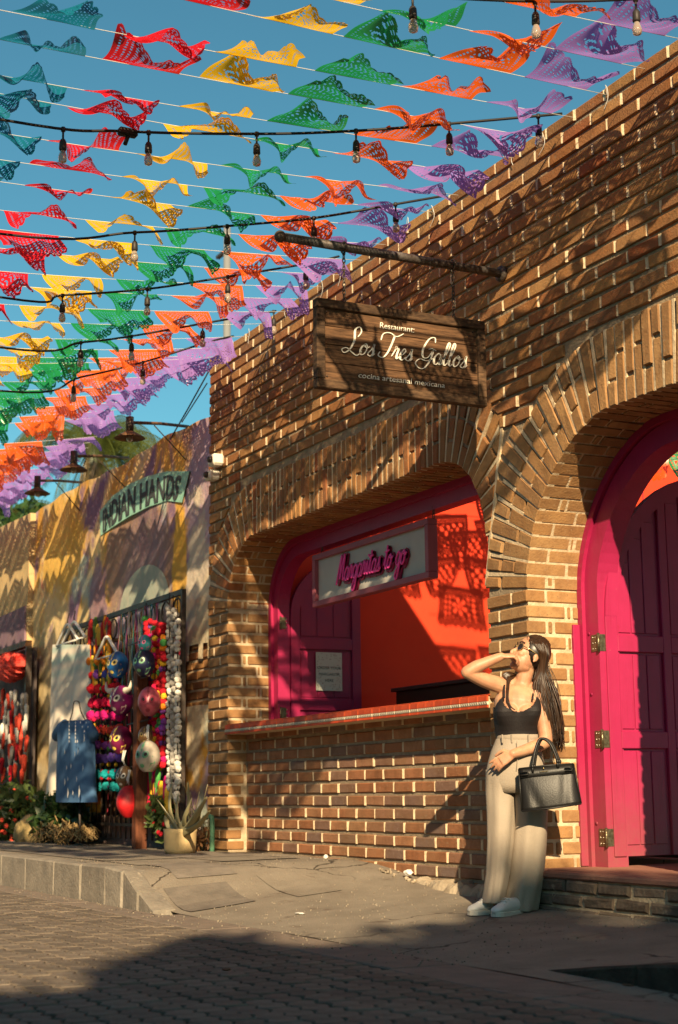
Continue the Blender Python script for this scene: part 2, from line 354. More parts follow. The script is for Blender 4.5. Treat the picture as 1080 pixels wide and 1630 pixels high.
def xcross(poly, z, side):     # outermost x of an outline at height z
    xs = []
    for i in range(len(poly)-1):
        a, b = poly[i], poly[i+1]
        if (a[1]-z)*(b[1]-z) <= 0 and a[1] != b[1]:
            t = (z-a[1])/(b[1]-a[1]); xs.append(a[0]+(b[0]-a[0])*t)
    if not xs: return None
    return min(xs) if side < 0 else max(xs)
def hole_at(z):
    """solid-free intervals in the coursed face at height z"""
    h = []
    if z > .9 or z > 0:
        if z < WZS: h.append((WX0, WX1))
        elif z < max(p[1] for p in win_o)-.002: h.append((xcross(win_o, z, -1), xcross(win_o, z, 1)))
        if z < DZS: h.append((DX0, DX1))
        elif z < max(p[1] for p in door_o)-.002: h.append((xcross(door_o, z, -1), xcross(door_o, z, 1) if z > door_o[-1][1] else DX1+.475))
    if z >= DZS-.08 and len(h) == 2 and (z < 3.0 or h[0][1] > h[1][0]): h = [(h[0][0], h[1][1])]
    return h
bld = empty('brick_building', (-9, 0, .1), 'brown brick restaurant front with a serving window and an arched magenta doorway', 'building')
pieces = []     # (MB, centre, kind, material)
def rj(a): return random.uniform(-a, a)
def add_piece(mb, c, kind, m): pieces.append((mb, Vector(c), kind, m))
point = MB()    # mortar struck off at the head joints
def head_joint(x, zb, zt, y=0.0, w=.017):
    a, b = -.0015+y, .007+y
    point.add([(x-.001, a, zb+.002), (x+w*.8, b, zb+.001), (x+w*.8, b, zt-.001), (x-.001, a, zt-.002), (x+w, .02+y, zb), (x+w, .02+y, zt)],
              [(0, 1, 2, 3), (1, 4, 5, 2)])
def coursed(z, segs_b, segs_t, k, m):
    off = (.145 if k % 2 else 0)+rj(.02)
    for (b0, b1), (t0, t1) in zip(segs_b, segs_t):
        lo, hi = min(b0, t0), max(b1, t1)
        x = math.floor((lo-off)/.29)*.29+off
        cuts = []
        while x < hi:
            cuts.append((x, x+.29)); x += .29
        for (a, b) in cuts:
            L_ = a+.0; R__ = b-.017
            q = [(L_, z), (R__, z), (R__, z+H_), (L_, z+H_)]
            q = clip_seg(q, (b0, t0), (b1, t1), z)
            if len(q) < 3 or area(q) < .0012: continue
            yy = rj(.004); rz = rj(.0025)
            q = [(p[0]+rj(.0035), p[1]+rz+rj(.003)) for p in q]
            mb = MB().prism(q, -.001+yy, .10, random.uniform(.003, .007), jit=.0028)
            cx = sum(p[0] for p in q)/len(q); add_piece(mb, (cx, 0, z), 'brick', m)
            if max(p[0] for p in q) > R__-.01: head_joint(R__+.0, z, z+H_, yy)
def clip_seg(q, l, r, z):
    # left boundary line from (l0,z) to (l1,z+H); keep right of it
    (lb, lt), (rb, rt) = l, r
    dz = H_
    q = clip(q, dz, -(lt-lb), -(dz*lb)+(lt-lb)*z)
    if q: q = clip(q, -dz, (rt-rb), (dz*rb)-(rt-rb)*z)
    return q
PW = .27
k = 0
z = Z0
while z < ZT-.03:
    hb, ht = hole_at(z-.004), hole_at(z+H_+.004)
    mt = M_brick
    if z < WZS-.05:
        # left pier: one and a half bricks, the right ends are the reveal of the window
        A = [(XL, XL+.13), (XL+.147, WX0)] if k % 2 else [(XL, XL+.27), (XL+.287, WX0)]
        for j, (a, b) in enumerate(A):
            last = j == len(A)-1
            d1 = (.27 if (k % 2) else .13) if last else .1
            if z < .85 and last: d1 = min(d1, .155)
            mb = MB().box(a, b, -.002+rj(.003), d1, z+rj(.002), z+H_, .006); add_piece(mb, (a, 0, z), 'brick', M_tanbrick)
            if not last: head_joint(b, z, z+H_)
            if last and z > .85:
                if d1 > .2: R2 = [(d1+.02, .305), (.325, .42)]
                else: R2 = [(d1+.02, .175), (.195, .42)]
                for (y0, y1) in R2:
                    add_piece(MB().box(WX0-.12, WX0+rj(.003), y0, y1, z+rj(.002), z+H_, .006), (WX0, y0, z), 'brick', M_tanbrick)
        # middle pier
        for (a, b, last) in [] if z > DZS-.05 else ([(WX1, WX1+.13, 0), (WX1+.147, DX0, 1)] if k % 2 else [(WX1, WX1+.27, 0), (WX1+.287, DX0, 1)]):
            d1 = (.27 if (k % 2) else .13) if last else .25
            mb = MB().box(a, b, -.002+rj(.003), d1, z+rj(.002), z+H_, .006); add_piece(mb, (a, 0, z), 'brick', M_tanbrick)
            if not last: head_joint(b, z, z+H_)
            if last:
                R2 = [(d1+.022, .31), (.332, .42)] if d1 > .2 else [(d1+.022, .178), (.20, .42)]
                if k % 5 == 0: R2 = [(d1+.022, .42)]
                for (y0, y1) in R2:
                    add_piece(MB().box(DX0-.12, DX0+rj(.003), y0, y1, z+rj(.002), z+H_, .006), (DX0, y0, z), 'brick', M_tanbrick)
        if z > DZS-.05:
            xo = lambda zz: xcross(door_o, zz, 1) if zz > door_o[-1][1] else DX1+(.475 if z > DZS else 0)
            xo = lambda zz: DX1
        coursed(z, [(DX1, XR)], [(DX1, XR)], k, mt)
    else:
        def segs(h):
            out = []; x = XL
            for a, b in h:
                if a is None: continue
                out.append((x, max(x, a-.012))); x = b+.012
            out.append((x, XR)); return out
        sb, st = segs(hb), segs(ht)
        if len(sb) != len(st):
            n = min(len(sb), len(st)); sb = st = (sb if len(sb) > len(st) else st)
        coursed(z, sb, st, k, mt)
    k += 1; z += P_
# recessed wall under the counter
LY = .172
z = Z0+P_; kk = 0
lowtop = 1.15
while z < 1.22:
    x = WX0-.1+(.145 if kk % 2 else 0)
    while x < WX1:
        a, b = max(x, WX0+.006), min(x+.273, WX1)
        if b-a > .03:
            yy = rj(.003)
            q = [(a, z), (b, z), (b, z+H_), (a, z+H_)]
            hh = 0
            q = [(p[0]+rj(.0025), p[1]+rj(.0025)) for p in q]
            add_piece(MB().prism(q, LY+yy, LY+.08, .007, jit=.002), (a, LY, z), 'brick', M_lowbrick)
            head_joint(b, z, z+H_, LY+yy)
        x += .29
    z += P_; kk += 1
# voussoirs
def mz_(a, b): return (a.y+b.y)/2
def ring(outline, line, keep, m):
    pts, st = resample(outline, .080)
    for i in range(len(pts)-1):
        a, b = pts[i], pts[i+1]; t = (b-a).normalized(); n = Vector((-t.y, t.x))
        ta = (pts[min(i+1, len(pts)-1)]-pts[max(i-1, 0)]).normalized(); tb = (pts[min(i+2, len(pts)-1)]-pts[i]).normalized()
        na, nb = Vector((-ta.y, ta.x)), Vector((-tb.y, tb.x))
        a2, b2 = a+t*.010, b-t*.010
        # each brick is a straight block, so the joints open outwards
        def blk(r0, r1):
            mid = (a+b)/2; nn = (na+nb).normalized(); tt = Vector((nn.y, -nn.x)); hw = (st-.016)/2+rj(.002)
            w2 = hw*(1+.35*((a+na*.45)-(b+nb*.45)).length/st-.35)
            rr = rj(.004)
            return [mid-tt*hw+nn*(r0), mid+tt*hw+nn*(r0), mid+tt*w2+nn*(r1+rr), mid-tt*w2+nn*(r1+rr)]
        long_in = i % 2 == 0
        rx = .56 if 2.3 < mz_(a, b) < 2.95 and -8.7 < (a.x+b.x)/2 < -7.3 else .455
        rows = [(0, .285), (.305, rx)] if long_in else [(0, .135), (.155, .285 if rx > .5 else .455)]+([(.305, rx)] if rx > .5 else [])
        if i % 4 == 1: rows = [(0, .135), (.152, .285), (.305, .455)] if random.random() < .35 else rows
        for j, (r0, r1) in enumerate(rows):
            q = [(p.x, p.y) for p in blk(r0, r1)]
            for (A, B, C_) in line: q = clip(q, A, B, C_)
            q = clip(q, 1, 0, -XL)
            if len(q) < 3 or area(q) < .0012: continue
            d1 = .10 if j else (.27 if i % 2 else .13)
            yy = rj(.006); cx = sum(p[0] for p in q)/len(q); cz = sum(p[1] for p in q)/len(q)
            add_piece(MB().prism(q, -.002+yy, d1, random.uniform(.004, .007), jit=.003), (cx, 0, cz), 'arch_brick', m)
            if j == 0:
                q2 = blk(0, .06)
                rs = [(d1+.02, .42)] if i % 3 else ([(d1+.02, .30), (.325, .42)] if d1 > .2 else [(d1+.02, .18), (.2, .42)])
                for (y0, y1) in rs:
                    mb = MB(); ins = rj(.003)
                    c = [Vector((p.x, p.y))+n*ins for p in q2]
                    mb.prism([(p.x, p.y) for p in c], y0, y1, .004)
                    add_piece(mb, ((a.x+b.x)/2, y0+.5, a.y), 'arch_brick', m)
        # mortar strip between this and the next voussoir, struck nearly flush
        bb = b; nn = nb
        s0, s1 = bb-tb*.008, bb+tb*.008
        o0, o1 = s0+nn*.455-tb*.004, s1+nn*.455+tb*.004
        q = [(s0.x, s0.y), (s1.x, s1.y), (o1.x, o1.y), (o0.x, o0.y)]
        for (A, B, C_) in line: q = clip(q, A, B, C_)
        q = clip(q, 1, 0, -XL)
        if len(q) >= 3: point.prism(q, .004+rj(.002), .05, .001)
# mitre line between the two rings: (-8.12,2.0) -> (-7.86,3.06)
mx0, mz0, mx1, mz1 = -8.118, 2.0, -7.868, 3.02
A, B = (mz1-mz0), -(mx1-mx0); C_ = -(A*mx0+B*mz0)
ring(win, [(-A, -B, -C_-.006)], 0, M_brick)
ring(door, [(A, B, C_-.006)], 0, M_tanbrick)
point.prism([(mx0-.012, mz0), (mx0+.012, mz0), (mx1+.014, mz1), (mx1-.014, mz1)], .001, .04, .002)
# cut stone strip over the rings
pr = lambda c: -(c-CAM).length
vis = [p for p in pieces]
def inview(c):
    v = c-CAM; d = v.dot(FW); x = 540+CF*v.dot(RI)/d; y = 815-CF*v.dot(UP)/d
    return -20 < x < 1090 and -10 < y < 1640
for kind, cap in (('brick', 300), ('arch_brick', 300)):
    cand = sorted([p for p in pieces if p[2] == kind], key=lambda p: (not inview(p[1]), (p[1]-CAM).length))
    rest = {}
    for i, (mb, c, _, m) in enumerate(cand):
        if i < cap:
            o = mb.build(kind, m, bld, True)
        else:
            r = rest.setdefault(m.name, (m, MB())); r[1].add(mb.v, mb.f)
    for m, mb in rest.values():
        tag(mb.build(kind+'work', m, bld, True), kind='stuff')
point.build('mortar_pointing', M_point, bld)
# mortar core with the openings
core = MB(); corer = MB()
def zspans(x):
    """solid z intervals of the core at x"""
    out = [(0, ZT-.01)]
    def top(poly, x):
        zs = [a[1]+(b[1]-a[1])*((x-a[0])/(b[0]-a[0])) for a, b in zip(poly, poly[1:]) if (a[0]-x)*(b[0]-x) <= 0 and a[0] != b[0]]
        return max(zs) if zs else None
    if WX0-.012 < x < WX1+.012: out = [((top(win, x) or WZS)+.008, ZT-.01)]
    if DX0-.012 < x < DX1: out = [((top(door, x) or DZS)+.008, ZT-.01)]
    return out
xs = sorted(set([XL+.006, WX0-.0121, WX0-.0119, WX1+.0121, WX1+.0119, DX0-.0121, DX0-.0119, DX1-.0005, DX1+.0005, XR]+[p[0] for p in win]+[p[0] for p in door]))
for a, b in zip(xs, xs[1:]):
    if b-a < .0003: continue
    z0 = zspans(a+1e-4)[0][0]; z1 = zspans(b-1e-4)[0][0]
    core.add([(a, .014, z0), (b, .014, z1), (b, .014, ZT-.01), (a, .014, ZT-.01), (a, .42, z0), (b, .42, z1), (b, .2, ZT-.01), (a, .2, ZT-.01), (a, .42, 3.3), (b, .42, 3.3), (a, .2, 3.35), (b, .2, 3.35)],
             [(0, 1, 2, 3), (3, 2, 6, 7), (4, 8, 9, 5), (8, 10, 11, 9), (10, 7, 6, 11)])
    corer.add([(a, .014, z0), (b, .014, z1), (a, .42, z0), (b, .42, z1)], [(0, 2, 3, 1)])
for (x, z1, s_) in ((WX0-.01, WZS+.01, 1), (WX1+.01, WZS+.01, -1), (DX0-.01, DZS+.01, 1), (DX1, DZS+.3, -1)):
    corer.add([(x, .014, 0), (x, .42, 0), (x, .42, z1), (x, .014, z1)], [(0, 1, 2, 3)])
core.add([(XL+.006, .014, 0), (XL+.006, .2, 0), (XL+.006, .2, ZT-.01), (XL+.006, .014, ZT-.01)], [(0, 1, 2, 3)])
core.add([(WX0-.02, LY+.012, -.1), (WX1+.02, LY+.012, -.1), (WX1+.02, LY+.012, 1.24), (WX0-.02, LY+.012, 1.24), (WX0-.02, .42, 1.24), (WX1+.02, .42, 1.24)], [(0, 1, 2, 3), (3, 2, 5, 4)])
core.build('mortar_core', M_jointd, bld); corer.build('reveal_mortar', M_mortar, bld)
# counter: tiled ledge, front flush with the piers
mb = MB().box(WX0+.002, WX1-.002, -.012, .44, 1.243, 1.318, .004); mb.build('counter_slab', M_mortar, bld)
M_tile = mat('red_clay_tile', (.56, .085, .022), .5, (.42, .05, .015), 20, .2, 50, island=.22, spec=.25)
M_tal = mat('patterned_tile', (.70, .60, .45), .45, spec=.3)
M_tald = mat('patterned_tile_ink', (.03, .025, .035), .3)
x = WX0+.004; i = 0; tdeco = MB(); base = MB()
tm = MB().box(0, .1075, -.012, .0, 0, .036, .003).mesh('tile'); tm.materials.append(M_tile)
tt = MB().box(0, .1075, .0, .104, .034, .042, .003).mesh('tile'); tt.materials.append(M_tile)
tl = MB().box(0, .1075, -.012, .0, 0, .018, .003).mesh('tile'); tl.materials.append(M_tile)
tb_ = MB().box(0, .1075, -.0125, .0, 0, .020, .002).mesh('patterned_tile'); tb_.materials.append(M_tal)
while x < WX1-.06:
    yo = rj(.0015)
    for me, y, z, nm in ((tm, -.013, 1.284, 'tile'), (tl, -.013, 1.243, 'tile'), (tb_, -.0135, 1.2625, 'patterned_tile')):
        o = link(nm, me, bld); o.location = (x, y+yo, z)
    o = link('tile', tt, bld); o.location = (x, -.013, 1.286)
    for q in range(4):
        xx = x+.004+q*.0265
        tdeco.add([(xx, -.0268+yo, 1.2635), (xx+.013, -.0268+yo, 1.2755), (xx+.026, -.0268+yo, 1.2635), (xx+.013, -.0268+yo, 1.2675)], [(0, 1, 2, 3)])
        tdeco.add([(xx, -.0268+yo, 1.281), (xx+.010, -.0268+yo, 1.2725), (xx+.013, -.0268+yo, 1.281)], [(0, 1, 2)])
    x += .1085; i += 1
tdeco.build('tile_pattern', M_tald, bld)
# timber frames -------------------------------------------------
def frame_along(outline, zbot, y0, y1, w, name, m, parent, closed_r=True):
    pts = [Vector((outline[0][0], zbot))]+[Vector(p) for p in outline]+([Vector((outline[-1][0], zbot))] if closed_r else [])
    inn = []
    for i, p in enumerate(pts):
        t = (pts[min(i+1, len(pts)-1)]-pts[max(i-1, 0)]).normalized()
        inn.append(p-Vector((-t.y, t.x))*w)
    v = []; f = []
    for a, b in zip(pts, inn):
        v += [(a.x, y0, a.y), (b.x, y0, b.y), (b.x, y1, b.y), (a.x, y1, a.y)]
    for i in range(len(pts)-1):
        o = i*4
        for j in range(4): f.append((o+j, o+(j+1) % 4, o+4+(j+1) % 4, o+4+j))
    f += [(0, 1, 2, 3), (len(v)-4, len(v)-3, len(v)-2, len(v)-1)]
    return MB().add(v, f).build(name, m, parent, True)
wdw = empty('window', (-10.2, .45, 1.33)); par(wdw, bld); wdw.location = (0, 0, 0)
f_ = frame_along(win, 1.32, .385, .50, .055, 'frame', M_magenta, wdw)
shr = [(p[0]*1, p[1]) for p in arcpts((WX0+.055+WR, WZS), WR, WR-.055, 14, PI, PI/2)]+arcpts((WX1-.055-WR, WZS), WR, WR-.055, 14, PI/2, 0)
frame_along(shr, 1.32, .41, .52, .095, 'inner_frame', M_magenta, wdw)
dr = empty('doorway', (0, 0, 0)); par(dr, bld)
frame_along(door, .29, .36, .50, .045, 'frame', M_magenta, dr)
di = arcpts((DX0+.045+DR, DZS), DR, DZT-DZS-.045, 18, PI, PI/2, 1.78)+arcpts((DX1-.045-DRR, DZT-DRR), DRR, DRR-.045, 12, PI/2, 0)
frame_along(di, .29, .385, .53, .125, 'inner_frame', M_magenta, dr)
MB().box(DX0-.01, DX0+.014, .315, .383, .305, 1.72, .003).build('trim_board', M_magenta, dr)
def leaf(X, Y0, Y1, zb, zs, zt, rails, name, m, parent, npl=3, mid=True):
    """a shutter or door leaf standing open at right angles to the wall, arched top rising away from the hinge"""
    W_ = Y1-Y0
    arc = [(Y0+W_*(1-math.cos(t)), zs+(zt-zs)*math.sin(t)) for t in [PI/2*i/12 for i in range(13)]]
    top = lambda y: zs+(zt-zs)*math.sqrt(max(0, 1-((Y1-y)/W_)**2))
    body = MB()
    poly = [(Y0, zb)]+arc+[(Y1, zb)]
    body.prism(poly, X-.012, X-.045, .002, ax=0)
    rt = body.build(name, m, parent, True)
    st = MB(); sw = .085
    def bar(ya, yb, za, zb_): st.box(X-.012, X+.012, ya, yb, za, zb_, .004)
    # outer stile, mid stile, rails
    bar(Y0, Y0+sw, zb, zs+.02); bar(Y1-sw, Y1, zb, zt-.004)
    mids = [Y0+W_*.5] if mid else []
    for y in mids: bar(y-.03, y+.03, zb, top(y)-.02)
    ys = [Y0+sw]+[q for y in mids for q in (y-.03, y+.03)]+[Y1-sw]
    for r in rails:
        for a, b in zip(ys[::2], ys[1::2]): bar(a, b, r-.05, r+.05)
    v = []; f = []
    outer = [(Y0+W_*(1-math.cos(t)), zs+(zt-zs)*math.sin(t)) for t in [PI/2*i/16 for i in range(17)]]
    inner = [(Y0+sw+(W_-sw)*(1-math.cos(t)), zs+(zt-zs-sw)*math.sin(t)) for t in [PI/2*i/16 for i in range(17)]]
    for (o, n_) in zip(outer, inner): v += [(X+.0135, o[0], o[1]+.001), (X+.0135, n_[0], n_[1]), (X-.012, n_[0], n_[1]), (X-.012, o[0], o[1])]
    for i in range(16):
        q = i*4
        for j in range(4): f.append((q+j, q+(j+1) % 4, q+4+(j+1) % 4, q+4+j))
    st.add(v, f)
    st.build('rail', m, rt, True)
    zr = [zb]+list(rails)+[zt]
    pn = MB()
    for a, b in zip(ys[::2], ys[1::2]):
        for c, d in zip(zr, zr[1:]):
            w = (b-a-.03)/npl
            for i in range(npl):
                y0 = a+.015+i*w; y1 = y0+w-.008
                z1 = min(d-.065, top((y0+y1)/2-.04)-sw*1.25) if d == zt else d-.065
                if z1 > c+.1: pn.box(X-.012, X-.004, y0, y1, (c+.065), z1, .003)
    pn.build('board', m, rt, True)
    return rt
def hinge(X, Y, z, parent, s=1):
    h = MB().box(X-.075*s, X-.004, Y-.004, Y+.001, z-.05, z+.05, .001).box(X-.002, X+.003, Y+.004, Y+.075*s, z-.05, z+.05, .001).build('hinge', M_brass, parent)
    k_ = MB().tube([(X+.002, Y-.006, z-.056), (X+.002, Y-.006, z+.056)], .009, 8)
    k_.build('knuckle', M_brass, h)
    sc = MB()
    for q in (-.034, 0, .034):
        sc.ball((X-.055, Y-.005, z+q), .005, 6, 4); sc.ball((X-.03, Y-.005, z+q), .004, 6, 4); sc.ball((X+.004, Y+.05, z+q), .005, 6, 4)
    sc.build('screw', M_screw, h)
# window shutter folded back inside
sh = leaf(WX0+.15, .53, 1.21, 1.335, 2.28, 2.82, [1.50, 2.03], 'shutter', M_purple, bld, 3, False)
tag(sh, 'magenta panelled window shutter swung open against the red wall')
hinge(WX0+.15, .44, 1.42, wdw, .6); hinge(WX0+.15, .44, 2.2, wdw, .6)
dl = leaf(DX0+.17, .43, 1.33, .36, 1.76, 2.68, [1.03, 1.60], 'door', M_purple, bld, 3, True)
dl.data.materials[0] = M_magenta
for c in dl.children: c.data.materials[0] = M_magenta
tag(dl, 'magenta panelled door leaf with an arched top standing open inward')
for z in (.47, 1.035, 1.60): hinge(DX0+.17, .385, z, dr)


bh = MB()
for z in (.55, 1.30, 1.66):
    bh.tube([(DX0+.075, .3855, z), (DX0+.075, .3815, z)], .011, 10)
bh.build('plug', M_purple, dr)
# threshold step ------------------------------------------------
step = empty('door_step', (-6.5, 0, .1), 'low brick step with a worn red cement top in front of the magenta door', 'step')
x = -7.66; 
M_step = mat('step_brick', (.22, .17, .125), .92, (.13, .095, .07), 9, .9, 40, island=.25, stain=((.34, .28, .2), 8, .6))
M_stept = mat('step_top', (.34, .17, .12), .8, (.25, .12, .09), 6, .5, 40)
MB().box(-7.78, -3.2, -.085, .018, -.05, .262).box(DX0+.002, DX1, .018, 1.4, -.05, .264).build('core', M_mortar, step)
MB().box(-7.80, -3.2, -.105, .0, .262, .300, .01).box(DX0+.004, DX1, .0, 1.42, .264, .302, .006).build('tread', M_stept, step)
for r in range(3):
    x = -7.80-(.14 if r % 2 else 0)
    while x < -3.4:
        a = max(x, -7.80); z_ = .045+r*.074
        if x+.27-a > .04:
            q = [(a+rj(.006), z_+rj(.006)), (x+.272+rj(.006), z_+rj(.006)), (x+.272+rj(.008), z_+.062+rj(.006)), (a+rj(.008), z_+.062+rj(.006))]
            MB().prism(q, -.098+rj(.008), -.04, .012, jit=.005).build('brick', M_step, step, True)
        x += .29
# end of the step
# cement plinth below the last courses
def ghole(): pass
# interior patio -------------------------------------------------
pat = MB().box(-12.9, -3, 1.43, 9, .1, .29); tag(pat.build('patio_floor', M_conc), kind='structure')
rw = empty('patio_wall', (-12.4, .6, .3), 'red painted patio wall seen through the serving window and doorway', 'wall')
TOPB = un(1050, 700, 0, -12.38); topz = TOPB.z
MB().box(-12.55, -12.38, .42, 9.2, .2, topz).build('wall_face', M_red, rw)
MB().box(-12.56, -12.37, .42, 9.2, topz, topz+.35).build('blue_band', M_blue, rw)
MB().box(-12.377, -12.374, 1.2, 1.206, .3, topz).box(-12.379, -12.374, TOPB.y-.25, TOPB.y-.243, .3, topz).build('seam', M_purple, rw)
pr_ = empty('added_shade_roof', (-5, 5, 3.3), 'unseen flat roof added to shade the patio and doorway', 'roof')
MB().box(-8.8, -3, .43, 9.2, 3.3, 3.42).build('slab', M_conc, pr_)  # added slab out of view, keeps sky light off patio and doorway
MB().box(-8.85, -8.8, .43, 9.2, 3.26, 3.46).build('added_edge', M_magenta, pr_)
bw = empty('patio_end_wall', (-8, 9.2, .3), 'red back wall closing off the patio behind the restaurant front', 'wall')
MB().box(-12.6, -3, 9.2, 9.4, .2, 3.6).build('wall_face', M_red, bw)
ct = empty('inner_counter', (-10, 1.6, .3), 'dark inner counter standing behind the serving ledge', 'counter')
c0 = un(631, 1098, 1, 1.5); 
MB().box(c0.x, -8.2, 1.5, 1.54, .3, c0.z-.02).build('front_panel', mat('dark_wood', (.05, .028, .015), .5), ct)
MB().box(c0.x-.03, -8.2, 1.46, 2.0, c0.z-.02, c0.z+.012, .004).build('worktop', M_iron, ct)
# ================================================================ ground
def lerp(a, b, t): t = max(0, min(1, t)); return a+(b-a)*t
def sst(t): t = max(0, min(1, t)); return t*t*(3-2*t)
def ek(x):        # height along the kerb line
    if x < -10.35: return lerp(.20, .25, (x+24)/8)
    if x < -9.55: return .25*(1-sst((x+10.35)/.8)) if x > -10.35 else .25
    return 0.0
def wk(x):        # height along the wall
    if x < -10.4: return lerp(.2, .262, (x+24)/8)
    if x < -8.5: return .262-(.262-.10)*sst((x+10.4)/1.9)
    return .10
KY = -1.5
def gh(x, y):
    t = max(0, min(1, (y-KY)/(-KY))); 
    return ek(x)+(wk(x)-ek(x))*t+.004*math.sin(x*3.1+y*2.3)*math.sin(y*5)
v = []; f = []; nx, ny = 200, 24
for i in range(nx+1):
    for j in range(ny+1):
        x = -24+(24-3.0)*i/nx; y = KY+.002+(LY+.03-KY)*j/ny; v.append((x, y, gh(x, y)))
for i in range(nx):
    for j in range(ny): a = i*(ny+1)+j; f.append((a, a+1, a+ny+2, a+ny+1))
sw = MB().add(v, f, True).build('sidewalk', M_conc, None, True); tag(sw, kind='structure')
# raised slabs along the sidewalk
def slab(x0, x1, y0, y1, name='slab', m=M_flag, dz=.006):
    g = .006; vs = []; fs = []; n = 4
    for i in range(n+1):
        for j in range(n+1):
            x = x0+g+(x1-x0-2*g)*i/n; y = y0+g+(y1-y0-2*g)*j/n; vs.append((x, y, gh(x, y)+dz))
    for i in range(n):
        for j in range(n): a = i*(n+1)+j; fs.append((a, a+1, a+n+2, a+n+1))
    return MB().add(vs, fs).build(name, m, sw, True)
slab(-10.72, -10.05, -1.30, -.85); slab(-9.95, -9.42, -1.44, -.98); slab(-10.0, -9.3, -.75, -.42, 'slab', M_conc, .005)
x = -11.5
while x > -19:
    for (a, b) in ((-1.34, -.7), (-.7, -.05)):
        slab(x+rj(.02), x+.78, a, b, 'slab', M_conc if random.random() < .6 else M_flag, .006+rj(.002))
    x -= .8
# kerb
kerb = MB().box(-24, -10.4, KY-.09, KY-.01, -.1, .16).build('kerb', M_mortar, None); tag(kerb, kind='structure')
x = -9.62; i = 0
while x > -22:
    w = (.34 if x > -10.6 else .62)*random.uniform(.85, 1.35)
    a, b = x-w+.008, x-.006
    za, zb = ek(a)+.004+rj(.004), ek(b)+.004+rj(.004)
    if zb < .02: zb = .02
    MB().prism([(a, -.05), (b, -.05), (b, zb), (a, za)], KY-.115+rj(.006), KY+.035, .012, jit=.004).build('kerb_stone', M_kerb, kerb, True)
    x -= w; i += 1
# kerb stones rising again at the right with a drain strip in front
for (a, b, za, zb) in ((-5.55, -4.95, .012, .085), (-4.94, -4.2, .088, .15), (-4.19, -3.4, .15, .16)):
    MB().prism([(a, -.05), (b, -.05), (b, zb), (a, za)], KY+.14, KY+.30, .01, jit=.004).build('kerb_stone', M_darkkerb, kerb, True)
v = [(-5.6, KY+.29, .008), (-4.9, KY+.29, .09), (-3, KY+.29, .155), (-3, -.1, .16), (-4.4, -.1, .11), (-5.3, -.1, .105)]
tag(MB().add(v, [(0, 1, 2, 3, 4, 5)]).build('raised_pavement', M_conc, None), kind='structure')
# road
rd = MB().add([(-300, -300, -.014), (300, -300, -.014), (300, KY+.4, -.014), (-300, KY+.4, -.014)], [(0, 1, 2, 3)]).build('road', M_joint, None); tag(rd, kind='structure')
tag(MB().add([(-300, 9, .0), (300, 9, .0), (300, 400, .0), (-300, 400, .0)], [(0, 1, 2, 3)]).build('ground', M_conc, None), kind='structure')
# cement strip between apron and pavers, in lengths
gs = MB()
x = -3.0
while x > -22:
    w = random.uniform(.9, 1.5); wig = [rj(.02) for _ in range(4)]
    a = x-w+.012
    yb = -1.83
    o = MB().prism([(a, yb+wig[0]), (x, yb+wig[1]), (x, KY-.003 if x > -9.3 else KY-.12), (a, KY-.003 if x > -9.3 else KY-.12)], .002+rj(.001), -.03, .006, ax=2).build('strip_slab', M_gutter, rd, True)
    x -= w
# interlocking pavers, zigzag outline
pl, pw_ = .235, .118
def paver_poly(g=.005):
    top = [(q/8, .013*math.sin(4*PI*q/8)) for q in range(9)]
    b = [(p[0]*pl, -pw_/2+g+p[1]*1.0) for p in top]; t = [(p[0]*pl, pw_/2-g+p[1]*1.0) for p in top[::-1]]
    b[0] = (g, b[0][1]); b[-1] = (pl-g, b[-1][1]); t[0] = (pl-g, t[0][1]); t[-1] = (g, t[-1][1])
    return b+t
pm = MB().prism(paver_poly(), 0, -.02, .005, ax=2).mesh('paver'); pm.materials.append(M_paver)
bmx = bmesh.new(); bmx.from_mesh(pm); bmesh.ops.recalc_face_normals(bmx, faces=bmx.faces); bmx.to_mesh(pm); bmx.free()
plist = []
y = -1.90; r = 0
while y > -6.5:
    x = -3.2-(pl/2 if r % 2 else 0)
    while x > -17:
        plist.append((x+rj(.002), y+rj(.002), rj(.0035), rj(.012), rj(.012))); x -= pl
    y -= pw_; r += 1
def vis_g(p):
    v = Vector((p[0], p[1], 0))-CAM; d = v.dot(FW)
    if d < .5: return False
    return -30 < 540+CF*v.dot(RI)/d < 1110 and 815-CF*v.dot(UP)/d < 1660
plist.sort(key=lambda p: (not vis_g(p), p[0]**2+(p[1]+CD)**2))
rest = MB()
for i, (x, y, z, tx, ty) in enumerate(plist):
    if i < 300:
        o = link('paver', pm, rd); o.location = (x, y, z); o.rotation_euler = (tx, ty, 0)
    else:
        M = Matrix.Translation((x, y, z)) @ Matrix.Rotation(tx, 4, 'X') @ Matrix.Rotation(ty, 4, 'Y')
        rest.add([M @ vv.co for vv in pm.vertices], [tuple(q.vertices) for q in pm.polygons])
o = rest.build('pavers', M_paver, rd); tag(o, kind='stuff')
